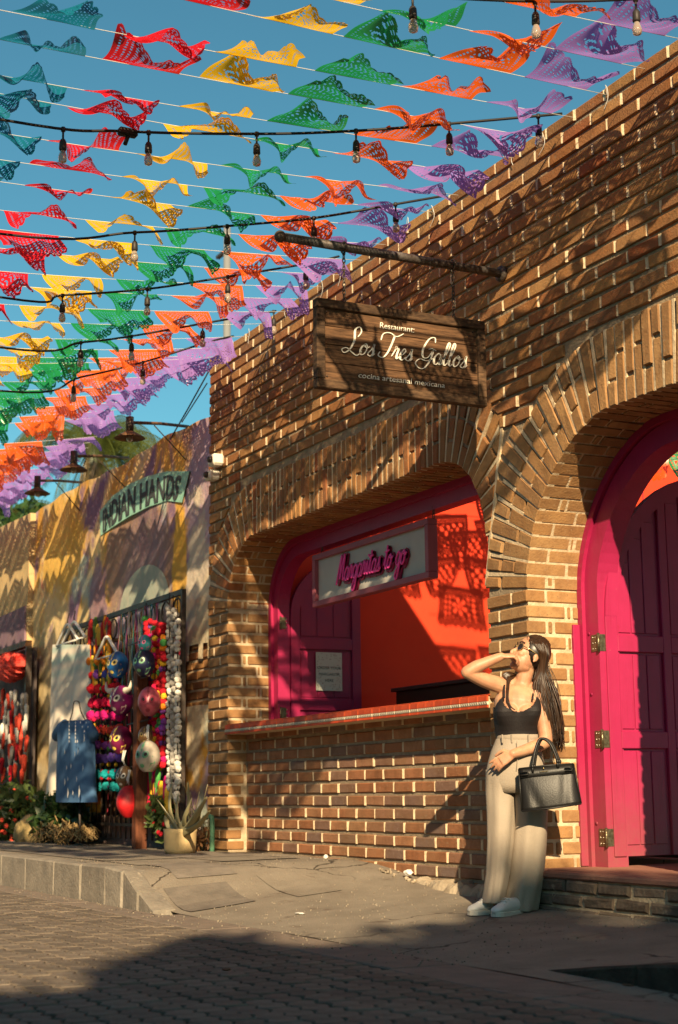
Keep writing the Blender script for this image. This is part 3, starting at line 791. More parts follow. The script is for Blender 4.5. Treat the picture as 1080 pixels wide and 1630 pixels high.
# broken cement at the foot of the wall, litter
pl_ = empty('cement_plinth', (-8.8, 0, .05), 'rough broken cement footing under the brick wall beside the woman', 'plinth')
v = []; f = []; n = 40
for i in range(n+1):
    x = -9.95+(9.95-7.75)*i/n
    zt_ = .165+.012*math.sin(x*23)+.01*math.sin(x*57)+(.0 if x > -9.5 else 0)
    yf = LY-.012-.07*sst((x+9.95)/1.2)+.012*math.sin(x*31)
    for (yy, zz) in ((yf-.045, gh(x, yf)-.03), (yf-.02+.01*math.sin(x*41), (gh(x, 0)+zt_)/2), (yf, max(zt_, gh(x, 0)-.02)), (LY+.03, max(zt_, gh(x, 0)-.02)+.003)):
        v.append((x, yy, zz))
for i in range(n):
    for j in range(3): a = i*4+j; f.append((a, a+4, a+5, a+1))
MB().add(v, f).build('footing', M_plinth, pl_, True)
rb = MB()
for i in range(26):
    x = random.uniform(-9.75, -9.0); y = random.uniform(.02, .14)
    rb.ball((x, y, gh(x, y)+.008), (random.uniform(.008, .03), random.uniform(.006, .02), random.uniform(.005, .018)), 6, 4, smooth=False)
tag(rb.build('rubble', M_plinth), kind='stuff')
def crumple(c, r, name, label, m):
    bm = bmesh.new(); bmesh.ops.create_icosphere(bm, subdivisions=2, radius=1)
    for vv in bm.verts: vv.co = Vector((vv.co.x*r[0], vv.co.y*r[1], vv.co.z*r[2]))*random.uniform(.65, 1.1)
    me = bpy.data.meshes.new(name); bm.to_mesh(me); bm.free(); me.materials.append(m)
    o = bpy.data.objects.new(name, me); COL.objects.link(o); o.location = c
    tag(o, label, 'litter'); return o
crumple((-9.36, .10, .21), (.045, .03, .022), 'paper_scrap', 'crumpled white scrap stuck in the broken footing of the brick wall', M_white)
crumple((-8.62, -1.05, gh(-8.62, -1.05)+.006), (.045, .03, .006), 'paper_scrap', 'flat white paper scrap lying alone on the cement ramp', M_white)
p = un(519, 1362, 1, .1); crumple((p.x, .1, gh(p.x, .1)+.015), (.022, .02, .02), 'paper_scrap', 'tiny white paper ball at the foot of the brick wall', M_white)
M_dry = mat('dry_leaf', (.12, .06, .03), .8)
for (px_, py_, L_) in ((360, 1544, 'dark dry leaf lying on the pavers at the lower left'), (1000, 1570, 'small dark leaf lying on the pavers below the black kerb wedge')):
    p = un(px_, py_, 2, .005); crumple((p.x, p.y, .008), (.035, .018, .008), 'dry_leaf', L_, M_dry)
gr = MB()
for i in range(1100):
    x = random.uniform(-12.5, -6); y = random.uniform(-1.8, .1); s_ = random.uniform(.002, .0065)
    gr.ball((x, y, (gh(x, y) if y > KY else .004)+s_*.4), s_, 5, 3, smooth=False)
tag(gr.build('grit', mat('grit', (.3, .25, .19), .9, (.12, .1, .08), 5)), kind='stuff')
# ================================================================ painted shop wall on the left
def mural_mat():
    m = bpy.data.materials.new('mural_paint'); m.use_nodes = True; t = m.node_tree; b = t.nodes['Principled BSDF']; N = t.nodes.new; L = t.links.new
    b.inputs['Roughness'].default_value = .85
    gi = N('ShaderNodeNewGeometry'); mp = N('ShaderNodeMapping'); mp.inputs['Scale'].default_value = (1, 1, 1); mp.inputs['Rotation'].default_value = (0, math.radians(-38), 0)
    L(gi.outputs['Position'], mp.inputs[0])
    src = None
    def noise(sc, st, off, lo, hi, det=5, dist=.6):
        m2 = N('ShaderNodeMapping'); m2.inputs['Scale'].default_value = st; m2.inputs['Location'].default_value = off; L(mp.outputs[0], m2.inputs[0])
        n = N('ShaderNodeTexNoise'); n.inputs['Scale'].default_value = sc; n.inputs['Detail'].default_value = det; n.inputs['Distortion'].default_value = dist; L(m2.outputs[0], n.inputs['Vector'])
        r = N('ShaderNodeMapRange'); r.inputs[1].default_value = lo; r.inputs[2].default_value = hi; L(n.outputs[0], r.inputs[0]); return r.outputs[0]
    c = N('ShaderNodeRGB'); c.outputs[0].default_value = (.74, .54, .25, 1); src = c.outputs[0]
    for (sc, st, off, lo, hi, col) in ((.9, (1, 1, .5), (0, 0, 0), .47, .55, (.66, .34, .05)), (.8, (1.2, 1, .5), (7, 3, 1), .52, .58, (.42, .32, .42)), (1.1, (1, 1, .6), (2, 9, 5), .56, .62, (.24, .14, .22)), (1.0, (1, 1, .7), (14, 2, 8), .58, .63, (.45, .50, .42)), (1.4, (1, 1, .6), (21, 5, 2), .66, .70, (.46, .16, .10)), (.7, (1, 1, 1), (5, 15, 3), .56, .64, (.72, .62, .46)), (5, (1, 1, 1), (3, 1, 2), .60, .70, (.5, .40, .27))):
        fct = noise(sc, st, off, lo, hi)
        mi = N('ShaderNodeMix'); mi.data_type = 'RGBA'; L(fct, mi.inputs[0]); L(src, mi.inputs[6]); mi.inputs[7].default_value = (*col, 1); src = mi.outputs[2]
    # painted areas with a place of their own: mauve field under the banner, yellow sweep at the left, pale strip at the right
    def blob(cx, cz, rx, rz, col, k=1.0):
        nonlocal src
        m3 = N('ShaderNodeMapping'); m3.inputs['Location'].default_value = (-cx/rx, 0, -cz/rz); m3.inputs['Scale'].default_value = (1/rx, 0, 1/rz); L(gi.outputs['Position'], m3.inputs[0])
        ln = N('ShaderNodeVectorMath'); ln.operation = 'LENGTH'; L(m3.outputs[0], ln.inputs[0])
        n_ = N('ShaderNodeTexNoise'); n_.inputs['Scale'].default_value = 2.3; n_.inputs['Detail'].default_value = 6; n_.inputs['Roughness'].default_value = .65; L(gi.outputs['Position'], n_.inputs['Vector'])
        ad = N('ShaderNodeMath'); ad.operation = 'MULTIPLY_ADD'; L(n_.outputs[0], ad.inputs[0]); ad.inputs[1].default_value = 1.6; L(ln.outputs['Value'], ad.inputs[2])
        r = N('ShaderNodeMapRange'); r.inputs[1].default_value = 1.85; r.inputs[2].default_value = 1.65; r.inputs[4].default_value = k; L(ad.outputs[0], r.inputs[0])
        mi = N('ShaderNodeMix'); mi.data_type = 'RGBA'; L(r.outputs[0], mi.inputs[0]); L(src, mi.inputs[6]); mi.inputs[7].default_value = (*col, 1); src = mi.outputs[2]
    blob(-15.0, 3.15, 1.25, .55, (.24, .15, .15), .8)
    blob(-16.3, 2.7, .35, .7, (.26, .15, .24), .8)
    blob(-13.2, 3.5, .45, .8, (.40, .30, .42), .8)
    blob(-17.7, 3.7, .9, .7, (.72, .42, .06), .85)
    blob(-13.3, 2.2, .35, 1.3, (.66, .56, .40), .8)
    blob(-13.75, 3.0, .18, .7, (.74, .40, .04), .9)
    blob(-18.0, 1.6, .7, 1.3, (.60, .46, .24), .8)
    L(src, b.inputs['Base Color'])
    n = N('ShaderNodeTexNoise'); n.inputs['Scale'].default_value = 9; n.inputs['Detail'].default_value = 8; bp = N('ShaderNodeBump'); bp.inputs['Strength'].default_value = .6; bp.inputs['Distance'].default_value = .03; L(gi.outputs['Position'], n.inputs['Vector']); L(n.outputs[0], bp.inputs['Height']); L(bp.outputs[0], b.inputs['Normal'])
    return m
M_mural = mural_mat()
shop = empty('painted_shop_wall', (-15.9, .1, .2), 'plastered shop wall painted in yellow, purple and teal washes with a lettered banner', 'wall')
def wob(x): return .02*math.sin(x*2.1)+.012*math.sin(x*7)
def plaster(x0, x1, y, z0, ztf, name, m, parent, hole=None):
    v = []; f = []; nx, nz = int((x1-x0)/.12), 30
    for i in range(nx+1):
        x = x0+(x1-x0)*i/nx; zt_ = ztf(x)
        for j in range(nz+1): v.append((x, y+.012*math.sin(x*3+j*.5)*math.sin(j*.7), z0+(zt_-z0)*j/nz))
    for i in range(nx):
        for j in range(nz):
            a = i*(nz+1)+j
            cx = x0+(x1-x0)*(i+.5)/nx; cz = z0+(ztf(cx)-z0)*(j+.5)/nz
            if hole and hole(cx, cz): continue
            f.append((a, a+nz+1, a+nz+2, a+1))
    n0 = len(v)
    for i in range(nx+1):
        x = x0+(x1-x0)*i/nx; v.append((x, y+.28, ztf(x)))
    for i in range(nx): f.append((i*(nz+1)+nz, (i+1)*(nz+1)+nz, n0+i+1, n0+i))
    v += [(x1, y+.28, z0), (x0, y+.28, z0)]; m_ = len(v)
    f += [tuple([nx*(nz+1)+j for j in range(nz+1)]+[n0+nx, m_-2]), tuple([j for j in range(nz+1)]+[n0, m_-1])]
    return MB().add(v, f, False).build(name, m, parent, False)
hb_ = [un(293, 1040, 1, .1), un(330, 1105, 1, .1)]
plaster(-18.95, XL-.005, .09, .0, lambda x: 4.205+(-x-13)*.018+wob(x), 'plaster_face', M_mural, shop, lambda x, z: x > hb_[0].x+.06*math.sin(z*30) and hb_[1].z-.05 < z < hb_[0].z+.05*math.sin(x*21))
MB().box(hb_[0].x-.3, XL-.01, .135, .2, hb_[1].z-.3, hb_[0].z+.3).build('mortar_core', M_mortar, shop)
z = hb_[1].z-.12; k = 0
while z < hb_[0].z+.1:
    x = hb_[0].x-.12+(.14 if k % 2 else 0)
    while x < XL-.02:
        q = [(x, z), (min(x+.27, XL-.01), z), (min(x+.27, XL-.01), z+.07), (x, z+.07)]
        q = [(a+rj(.004), b+rj(.004)) for a, b in q]
        if q[1][0]-q[0][0] > .04: MB().prism(q, .118+rj(.006), .16, .008, jit=.003).build('brick', M_brick, shop, True)
        x += .29
    z += P_; k += 1
# teal banner with lettering
M_teal = mat('teal_banner_paint', (.27, .56, .45), .8, (.36, .64, .50), 6, .3, 30)
M_ink = mat('painted_letters', (.06, .07, .075), .8)
tp = [un(x, y, 1, .07) for x, y in ((159, 814), (180, 789), (205, 771), (235, 758), (267, 750), (302, 750))]
bp_ = [un(x, y, 1, .07) for x, y in ((160, 853), (181, 838), (206, 822), (236, 807), (266, 797), (290, 800))]
v = []; f = []
for a, b in zip(tp, bp_): v += [a, b, a+Vector((0, .03, 0)), b+Vector((0, .03, 0))]
for i in range(5):
    q = i*4; f += [(q, q+4, q+5, q+1), (q, q+2, q+6, q+4), (q+1, q+5, q+7, q+3)]
MB().add(v, f).build('banner', M_teal, shop)
def text_mesh(txt, size, ext=.002, sh=0, off=0, sx=1):
    c = bpy.data.curves.new('t', 'FONT'); c.body = txt; c.size = size; c.extrude = ext; c.shear = sh; c.offset = off; c.align_x = 'LEFT'; c.resolution_u = 3
    o = bpy.data.objects.new('t', c); COL.objects.link(o); bpy.context.view_layer.update()
    me = bpy.data.meshes.new_from_object(o.evaluated_get(bpy.context.evaluated_depsgraph_get())); bpy.data.objects.remove(o)
    return me
def lerpv(P, t):
    n = len(P)-1; i = min(n-1, max(0, int(t*n))); return P[i].lerp(P[i+1], t*n-i)
me = text_mesh('INDIAN HANDS', 1, .006, .1, .028)
xs_ = [v_.co.x for v_ in me.vertices]; w = max(xs_)
for v_ in me.vertices:
    t = .04+.90*v_.co.x/w; a, b = lerpv(bp_, t), lerpv(tp, t); h = .08+.82*v_.co.y/.75
    p = a.lerp(b, h); v_.co = Vector((p.x, p.y-.004-v_.co.z*.4, p.z))
me.materials.append(M_ink); link('lettering', me, shop)
# small teal arch painted lower down
c = un(230, 935, 1, .08); v = [(c.x, .072, c.z-.2)]
n = 16
for i in range(n+1): t = PI*i/n; v.append((c.x-.75*math.cos(t), .072, c.z-.2+.42*math.sin(t)))
MB().add(v, [(0, i+1, i+2) for i in range(n)]).build('painted_arch', mat('pale_teal_paint', (.36, .42, .34), .85, (.5, .48, .38), 9), shop)
# further wall to the left
far = empty('far_shop_wall', (-22, .1, .2), 'further weathered shop wall with a dark purple band at the left edge', 'wall')
M_far = mat('far_plaster', (.62, .45, .22), .9, (.46, .33, .17), 2, .4, 12, stain=((.24, .22, .16), 2.2, .56))
plaster(-30, -18.96, .02, .0, lambda x: 4.28+(-x-19)*.03, 'plaster_face', M_far, far)
a_, b_ = un(0, 905, 1, 0), un(55, 900, 1, 0); c_, d_ = un(0, 1000, 1, 0), un(55, 990, 1, 0)
MB().add([(-26, -.0, 2.25), (-19.0, -.0, 2.3), (-19.0, -.0, 3.1), (-26, -.0, 3.05), (-26, .03, 2.25), (-19.0, .03, 2.3), (-19.0, .03, 3.1), (-26, .03, 3.05)], [(0, 1, 2, 3), (1, 5, 6, 2), (3, 2, 6, 7), (0, 4, 5, 1)]).build('purple_band', mat('purple_band_paint', (.20, .12, .17), .85, (.27, .18, .2), 3), far)
# opposite side of the street
op = empty('opposite_building', (-6, -10, 0), 'low ochre building across the street from the brick restaurant', 'building')
M_och = mat('ochre_plaster', (.42, .27, .13), .9, (.34, .21, .1), 2, .4, 12)
MB().box(-30, 5, -11, -9.2, -.05, 3.6).build('wall', M_och, op)
MB().box(-30.1, 5.1, -11.1, -9.1, 3.6, 3.75).build('cornice', M_kerb, op)
for x in range(-27, 4, 5):
    w_ = MB().box(x, x+1.2, -9.2, -9.15, 1.1, 2.6, .01).build('window', M_purple, op)
    MB().box(x+.1, x+1.1, -9.15, -9.14, 1.2, 2.5).build('pane', M_blue, w_)
tag(MB().box(-40, 20, -9.2, -6.8, -.01, .12, .01).build('opposite_pavement', M_conc), kind='structure')
# big street tree that throws the foreground shade
tr = empty('street_tree', (13, -8.4, 0), 'large broad street tree standing up the street behind the viewer', 'tree')
M_bark = mat('bark', (.12, .085, .06), .9, (.2, .15, .11), 8, 1, 20)
M_leaf = leafmat('tree_leaf', (.05, .10, .02), .3)
tb = MB(); tb.tube([(13, -8.4, -.1), (12.9, -8.3, 1.5), (13.1, -8.2, 3)], [.38, .28, .25], 12)
for i in range(11):
    a = i*2.4; e = Vector((13+5.2*math.cos(a), -8.2+3*math.sin(a), random.uniform(5.5, 9)))
    tb.tube(smooth_path([(13.05, -8.2, 2.6), Vector((13, -8.2, 3.6)).lerp(e, .45)+Vector((0, 0, .7)), e]), [.17-.15*j/12 for j in range(13)], 7)
tb.build('trunk', M_bark, tr)
def leafcloud(n, sampler, size, seed=1):
    rg = np.random.default_rng(seed); P = np.array([sampler(rg) for _ in range(n)])
    A = rg.normal(size=(n, 3)); A /= np.linalg.norm(A, axis=1)[:, None]; B = rg.normal(size=(n, 3)); B -= (A*B).sum(1)[:, None]*A; B /= np.linalg.norm(B, axis=1)[:, None]
    s = size*rg.uniform(.6, 1.3, n)[:, None]
    V = np.stack([P-A*s, P+B*s*.45, P+A*s, P-B*s*.45], 1).reshape(-1, 3)
    return V, [(4*i, 4*i+1, 4*i+2, 4*i+3) for i in range(n)]
cl = [(np.array([13+7.0*math.cos(a)*r, -8.2+3.6*math.sin(a)*r, 5.0+6.0*z]), 1.0) for a, r, z in [(random.uniform(0, 2*PI), random.uniform(.1, .86), 0) for _ in range(0)]]
def crown(rg):
    d = rg.normal(size=3); d /= np.linalg.norm(d); r = rg.uniform(.35, 1)**.45
    w_ = 1+.09*math.sin(d[0]*7+d[2]*5)+.06*math.sin(d[2]*13+d[1]*9)
    return np.array([13.2, -8.2, 5.0])+d*r*w_*np.array([7.1, 3.0, 4.95])
V, Fs = leafcloud(26000, crown, .26)
MB().add([tuple(q) for q in V], Fs).build('crown', M_leaf, tr)
# ================================================================ hanging restaurant sign
def strokes_mesh(text, GL, w0, w1, depth, sc, shear, tube=0):
    mb = MB(); cx = 0
    for ch in text:
        if ch == ' ': cx += .75; continue
        st, adv = GL[ch]
        for s_ in st:
            P = smooth_path([(x+cx, y, 0) for x, y in s_], 7); P = [Vector(((p.x+p.y*shear)*sc, p.y*sc, 0)) for p in P]
            if tube:
                mb.tube([(p.x, p.y, depth) for p in P], tube, 6); continue
            v = []; f = []
            for i, p in enumerate(P):
                t = (P[min(i+1, len(P)-1)]-P[max(i-1, 0)]); t.normalize(); n = Vector((-t.y, t.x, 0))
                e = min(1, .35+min(i, len(P)-1-i)/3); wd = (w0+w1*abs(t.y)**2.5*(1 if t.y < 0 else .35))*sc*e/2
                v += [p+n*wd, p-n*wd, p+n*wd+Vector((0, 0, depth)), p-n*wd+Vector((0, 0, depth))]
            for i in range(len(P)-1):
                q = i*4; f += [(q+2, q+6, q+7, q+3), (q, q+4, q+6, q+2), (q+1, q+3, q+7, q+5)]
            mb.add(v, f)
        cx += adv
    mb.w = cx*sc
    return mb
G_ = {
 'a': ([[(.75, .8), (.45, 1.0), (.1, .6), (.15, .1), (.45, 0), (.75, .45), (.85, .95)], [(.85, .95), (.72, .2), (.85, 0), (1.1, .25)]], 1.0),
 'o': ([[(.55, 1), (.18, .75), (.08, .3), (.3, 0), (.65, .25), (.72, .75), (.5, 1), (.45, .8), (.7, .68), (1.0, .8)]], .9),
 's': ([[(0, .15), (.35, .6), (.5, 1.05), (.5, .7), (.6, .3), (.4, 0), (.1, .05), (.05, .2)], [(.4, 0), (.6, .05), (.8, .25)]], .75),
 'r': ([[(0, .2), (.25, .8), (.3, 1.12), (.35, .9), (.62, .95), (.55, .5), (.6, .05), (.85, .25)]], .8),
 'e': ([[(0, .3), (.4, .5), (.62, .8), (.42, 1.0), (.15, .6), (.2, .12), (.45, 0), (.8, .3)]], .78),
 'l': ([[(0, .3), (.4, 1.2), (.52, 1.9), (.32, 2.05), (.2, 1.4), (.2, .3), (.4, 0), (.7, .3)]], .62),
 't': ([[(0, .3), (.3, 1.0), (.42, 1.75)], [(.42, 1.75), (.3, .4), (.42, 0), (.7, .3)], [(.05, 1.25), (.75, 1.35)]], .65),
 'i': ([[(0, .3), (.28, 1.0), (.22, .3), (.37, 0), (.6, .3)], [(.33, 1.35), (.37, 1.5)]], .52),
 'g': ([[(.75, .8), (.45, 1), (.1, .6), (.2, .1), (.5, .05), (.75, .5), (.85, .95)], [(.85, .95), (.72, -.3), (.45, -1), (.1, -.8), (.3, -.3), (1.0, .3)]], .95),
 'L': ([[(.9, 1.5), (1.15, 2.0), (.85, 2.4), (.45, 2.1), (.62, 1.2), (.4, .4), (-.1, .0), (-.45, .25), (0, .45), (.7, .1), (1.3, -.1), (1.7, .3)]], 1.45),
 'T': ([[(-.4, 1.5), (-.3, 2.1), (.4, 2.25), (1.2, 2.0), (1.9, 2.35)], [(1.0, 2.1), (.85, 1.2), (.6, .4), (.2, 0), (-.3, .15), (-.2, .5)]], 1.15),
 'G': ([[(1.4, 1.9), (1.2, 2.35), (.6, 2.15), (.2, 1.2), (.4, .5), (.9, .5), (1.3, 1.1), (1.38, 1.25)], [(1.38, 1.25), (1.25, .3), (.8, -.45), (.2, -.5), (-.3, -.1), (.1, .3), (.9, .2), (1.6, .5)], [(.8, 1.25), (1.2, 1.35), (1.7, 1.2)]], 1.6),
 'M': ([[(0, -.2), (.3, 1.0), (.62, 2.1), (.66, 1.2), (.66, .2)], [(.66, .2), (1.0, 1.4), (1.32, 2.1), (1.3, 1.0), (1.32, .1), (1.6, .25)]], 1.65)}
SX = -7.80
pole = empty('sign_pole', (SX, 0, 3.92), 'weathered round metal pole sticking out from the brick wall above the wooden sign', 'pole')
MB().tube([(SX, .01, 3.92), (SX, -1.50, 3.93)], .027, 14).build('bar', M_pole, pole)
MB().ball((SX, -1.53, 3.93), .036, 12, 8).build('end_knob', M_iron, pole)
MB().tube([(SX, .0, 3.92), (SX, -.03, 3.92)], .05, 14).build('flange', M_iron, pole)
sign = empty('wooden_sign', (SX, -.74, 3.05), 'dark plank restaurant sign with cream script lettering hanging by chains from the pole', 'sign')
Y0s, Y1s, Z0s, Z1s = -1.311, -.1625, 3.046, 3.585
nb_ = 4; hh = (Z1s-Z0s-.1)/nb_
for i in range(nb_):
    MB().box(SX-.012, SX+.008+rj(.002), Y0s+.04, Y1s-.04, Z0s+.05+i*hh+.0015, Z0s+.05+(i+1)*hh-.0015, .003).build('plank', M_signwood, sign)
fw = .055
for (y0, y1, z0, z1) in ((Y0s, Y1s, Z1s-fw, Z1s), (Y0s, Y1s, Z0s, Z0s+fw), (Y0s, Y0s+fw, Z0s+fw+.001, Z1s-fw-.001), (Y1s-fw, Y1s, Z0s+fw+.001, Z1s-fw-.001)):
    MB().box(SX-.03, SX+.028, y0, y1, z0, z1, .005).build('frame_board', M_signframe, sign)
for y in (Y0s+.07, Y1s-.08):
    for z in (Z0s+.075, Z1s-.075): MB().ball((SX+.010, y, z), .006, 8, 5).build('nail', M_iron, sign)
def chain(x, y, z0, z1, parent, m=M_iron, ll=.034, r=.0035, joined=True):
    n = max(2, int((z1-z0)/(ll*.72))); mb = MB()
    for i in range(n):
        zc = z0+(z1-z0)*(i+.5)/n; pts = []
        for k in range(11):
            a = 2*PI*k/10; d = .009*math.cos(a); e = ll/2*math.sin(a)
            pts.append((x+(d if i % 2 else 0), y+(0 if i % 2 else d), zc+e))
        mb.tube(pts, r, 5, False)
    return mb.build('chain', m, parent)
ca, cb = un(548, 450, 0, SX), un(722, 470, 0, SX)
for c in (ca, cb):
    chain(SX, c.y, Z1s, 3.905, sign)
    MB().tube([(SX+.0+.034*math.cos(t), c.y, 3.925+.034*math.sin(t)) for t in [2*PI*k/12 for k in range(13)]], .005, 6, False).build('hook', M_iron, sign)
def place_on(mb_or_me, name, mt, parent, org, ax_u, ax_v, ax_n, sc=1):
    me = mb_or_me.mesh(name) if isinstance(mb_or_me, MB) else mb_or_me
    for v_ in me.vertices: v_.co = org+ax_u*(v_.co.x*sc)+ax_v*(v_.co.y*sc)+ax_n*(v_.co.z)
    if not me.materials: me.materials.append(mt)
    return link(name, me, parent)
EY, EZ, EX = Vector((0, 1, 0)), Vector((0, 0, 1)), Vector((1, 0, 0))
xp = SX+.0125
mb = strokes_mesh('Los Tres Gallos', G_, .075, .15, .003, .070, .32)
wt = mb.w+.1; a = un(545, 565, 0, xp); b_ = un(742, 590, 0, xp); k_ = (b_.y-a.y-.02)/mb.w
place_on(mb, 'lettering', M_cream, sign, Vector((xp, a.y+.02, 3.275)), EY*k_, EZ, EX)
me = text_mesh('Restaurant:', .052, .0015, .12); a = un(604, 532, 0, xp); place_on(me, 'lettering', M_cream, sign, Vector((xp, a.y, 3.455)), EY, EZ, EX)
me = text_mesh('cocina artesanal mexicana', .046, .0015, .12); a = un(570, 590, 0, xp); b_ = un(708, 607, 0, xp)
w = max(v_.co.x for v_ in me.vertices); place_on(me, 'lettering', M_cream, sign, Vector((xp, a.y, 3.135)), EY*((b_.y-a.y)/w), EZ, EX)
# ================================================================ margaritas sign
ms = empty('window_sign', (-10.4, .42, 2.24), 'white framed sign with pink neon script hanging inside the serving window', 'sign')
mx0_, mx1_, mz0_, mz1_ = -11.397, -9.469, 2.244, 2.674
MB().box(mx0_+.03, mx1_-.03, .405, .425, mz0_+.03, mz1_-.03).build('panel', M_signwhite, ms)
for (x0, x1, z0, z1) in ((mx0_, mx1_, mz1_-.045, mz1_), (mx0_, mx1_, mz0_, mz0_+.045), (mx0_, mx0_+.05, mz0_+.046, mz1_-.046), (mx1_-.05, mx1_, mz0_+.046, mz1_-.046)):
    MB().box(x0, x1, .37, .45, z0, z1, .003).build('frame_board', M_signpink, ms)
a = un(541, 915, 1, .40); b_ = un(650, 885, 1, .40)
def msg(nm, tube, depth, m, w0=.0, dx=0, dz=0):
    mb = strokes_mesh('Margaritas to go', G_, w0, .05, depth, .098, .32, tube)
    k2 = (b_.x-a.x)/mb.w
    return place_on(mb, nm, m, ms, Vector((a.x+dx, .40, 2.395+dz)), EX*k2, EZ, Vector((0, -1, 0)))
msg('letter_backing', 0, .012, M_neonback, .50, .0, -.006); msg('neon_tube', .0085, .028, M_neon)
for px_ in (513, 690):
    c = un(px_, 845 if px_ == 513 else 790, 1, .42); chain(c.x if px_ == 513 else c.x-.0, .42, mz1_, 2.80, ms, M_iron, .04, .004)
# cable along the header and coil
cw = MB(); a = un(452, 900, 1, .53); b_ = un(505, 853, 1, .53)
cw.tube(smooth_path([un(455, 930, 1, .53), un(458, 885, 1, .53), un(475, 865, 1, .53), un(492, 855, 1, .53), un(506, 853, 1, .53)]), .014, 8)
tag(cw.build('power_cable', M_black), 'thick black cable clipped around the upper left corner of the window', 'cable')
cl_ = MB(); c = un(664, 780, 1, .55)
for k in range(4):
    cl_.tube([(c.x+.07*math.cos(t)*(1-.12*k)+.01*k, .55+.01*k, c.z-.02+.085*math.sin(t)) for t in [2*PI*j/14 for j in range(15)]], .006, 6, False)
cl_.tube([(c.x, .55, c.z+.06), (c.x+.02, .52, 2.81)], .006, 6)
tag(cl_.build('cable_coil', M_black), 'coiled black cable hanging from the window header above the sign', 'cable')
# poster on the shutter
px_ = WX0+.15+.013; A_ = [un(503, 1038, 0, px_), un(545, 1100, 0, px_)]
ps = MB().box(px_, px_+.002, A_[0].y, A_[1].y, A_[1].z, A_[0].z).build('poster', mat('poster_paper', (.55, .54, .46), .7)); tag(ps, 'cream poster with a leafy border taped to the magenta shutter', 'poster')
dots = MB(); y0, y1, z0, z1 = A_[0].y, A_[1].y, A_[1].z, A_[0].z
random.seed(3)
for i in range(150):
    u_, v_ = random.random(), random.random()
    if .2 < u_ < .8 and .2 < v_ < .8 and random.random() < .93: continue
    cy, cz = y0+(y1-y0)*u_, z0+(z1-z0)*v_; s_ = .007; a = random.uniform(0, PI)
    if y0+.01 < cy < y1-.01 and z0+.01 < cz < z1-.01:
        dots.add([(px_+.003, cy+s_*math.cos(a+j*PI/2)*(1 if j % 2 else .45), cz+s_*math.sin(a+j*PI/2)*(1 if j % 2 else .45)) for j in range(4)], [(0, 1, 2, 3)])
dots.build('border_print', mat('poster_ink', (.12, .14, .12), .7, (.4, .12, .1), 30), ps)
for i, t_ in enumerate(('ORDER YOUR', 'MARGARITA', 'HERE')):
    me = text_mesh(t_, .036, .0005); w = max(q.co.x for q in me.vertices); place_on(me, 'lettering', M_tald, ps, Vector((px_+.003, (y0+y1)/2-w/2, (z0+z1)/2+.02-i*.055)), EY, EZ, EX)
# white sensor boxes at the corner of the brick wall
M_sens = mat('white_plastic', (.75, .70, .6), .45)
for (x_, y_, r_, L_) in ((345, 733, .052, 'upper of two white sensor boxes on the left end of the brick wall'), (339, 757, .045, 'lower of two white sensor boxes on the left end of the brick wall')):
    c = un(x_, y_, 1, -.05); o = empty('sensor_box', c, L_, 'sensor')
    MB().box(c.x-.075, c.x+.07, c.y-.06, c.y+.052, c.z-r_, c.z+r_, .02).build('casing', M_sens, o)
    MB().tube([(c.x+.02, c.y-.06, c.z), (c.x+.025, c.y-.085, c.z-.005)], [.03, .026], 12).build('lens', M_iron, o)
random.seed(11)
# ================================================================ papel picado
FW_, FL_ = .46, .32          # flag width along the string, drop
NU, NV = 84, 54
def hole(u, v, kind):
    if v < .12: return False
    x, y = (u-.5), (v-.5)
    if v > .89:                                  # scalloped lower hem
        s = abs(math.sin(u*PI*9))
        if v > .93+.07*s: return True
        return .905 < v < .935 and abs(((u*9) % 1)-.5) < .16
    if u < .03 or u > .97: return False
    if v < .2 or v > .81 or u < .10 or u > .90:  # dotted border
        a, b = (u*21) % 1-.5, (v*14) % 1-.5
        return a*a+b*b < .055
    if v < .235 or v > .775 or u < .13 or u > .87: return False
    r = math.hypot(x*1.35, y*1.0); th = math.atan2(y, x*1.35)
    if kind == 4:
        if r < .22: return (math.sin(th*6) > .0 and r > .07) or r < .04
        return math.sin((u+v*.8)*30)*math.sin((u-v*.8)*30) > .22 and r > .27
    if kind == 5: return math.sin(u*34+math.sin(v*14)*1.2)*math.sin(v*26+x*3) > .15
    if kind == 0:                                # flower
        if r < .035: return True
        if .06 < r < .155: return math.sin(th*8) > .35+(.155-r)*2
        if .18 < r < .215: return math.sin(th*20) > .25
        return ((u*12+v*9) % 1-.5)**2+((u*12-v*9) % 1-.5)**2 < .05 and r > .235
    if kind == 1:                                # lettering-like band and leaves
        if abs(y) < .11 and abs(x) < .33: return ((u*16+math.sin(v*30)*.22) % 1) < .34 and abs(y) < .085
        return math.sin(x*52)*math.sin(y*44+x*9) > .55
    if kind == 2:                                # lattice
        return math.sin((u+v*.8)*50)*math.sin((u-v*.8)*50) > .5
    if r < .2: return (math.sin(th*5+r*24) > .5) and r > .05
    return math.sin(u*62+math.sin(v*20)*1.3)*math.sin(v*44) > .5 and r > .225
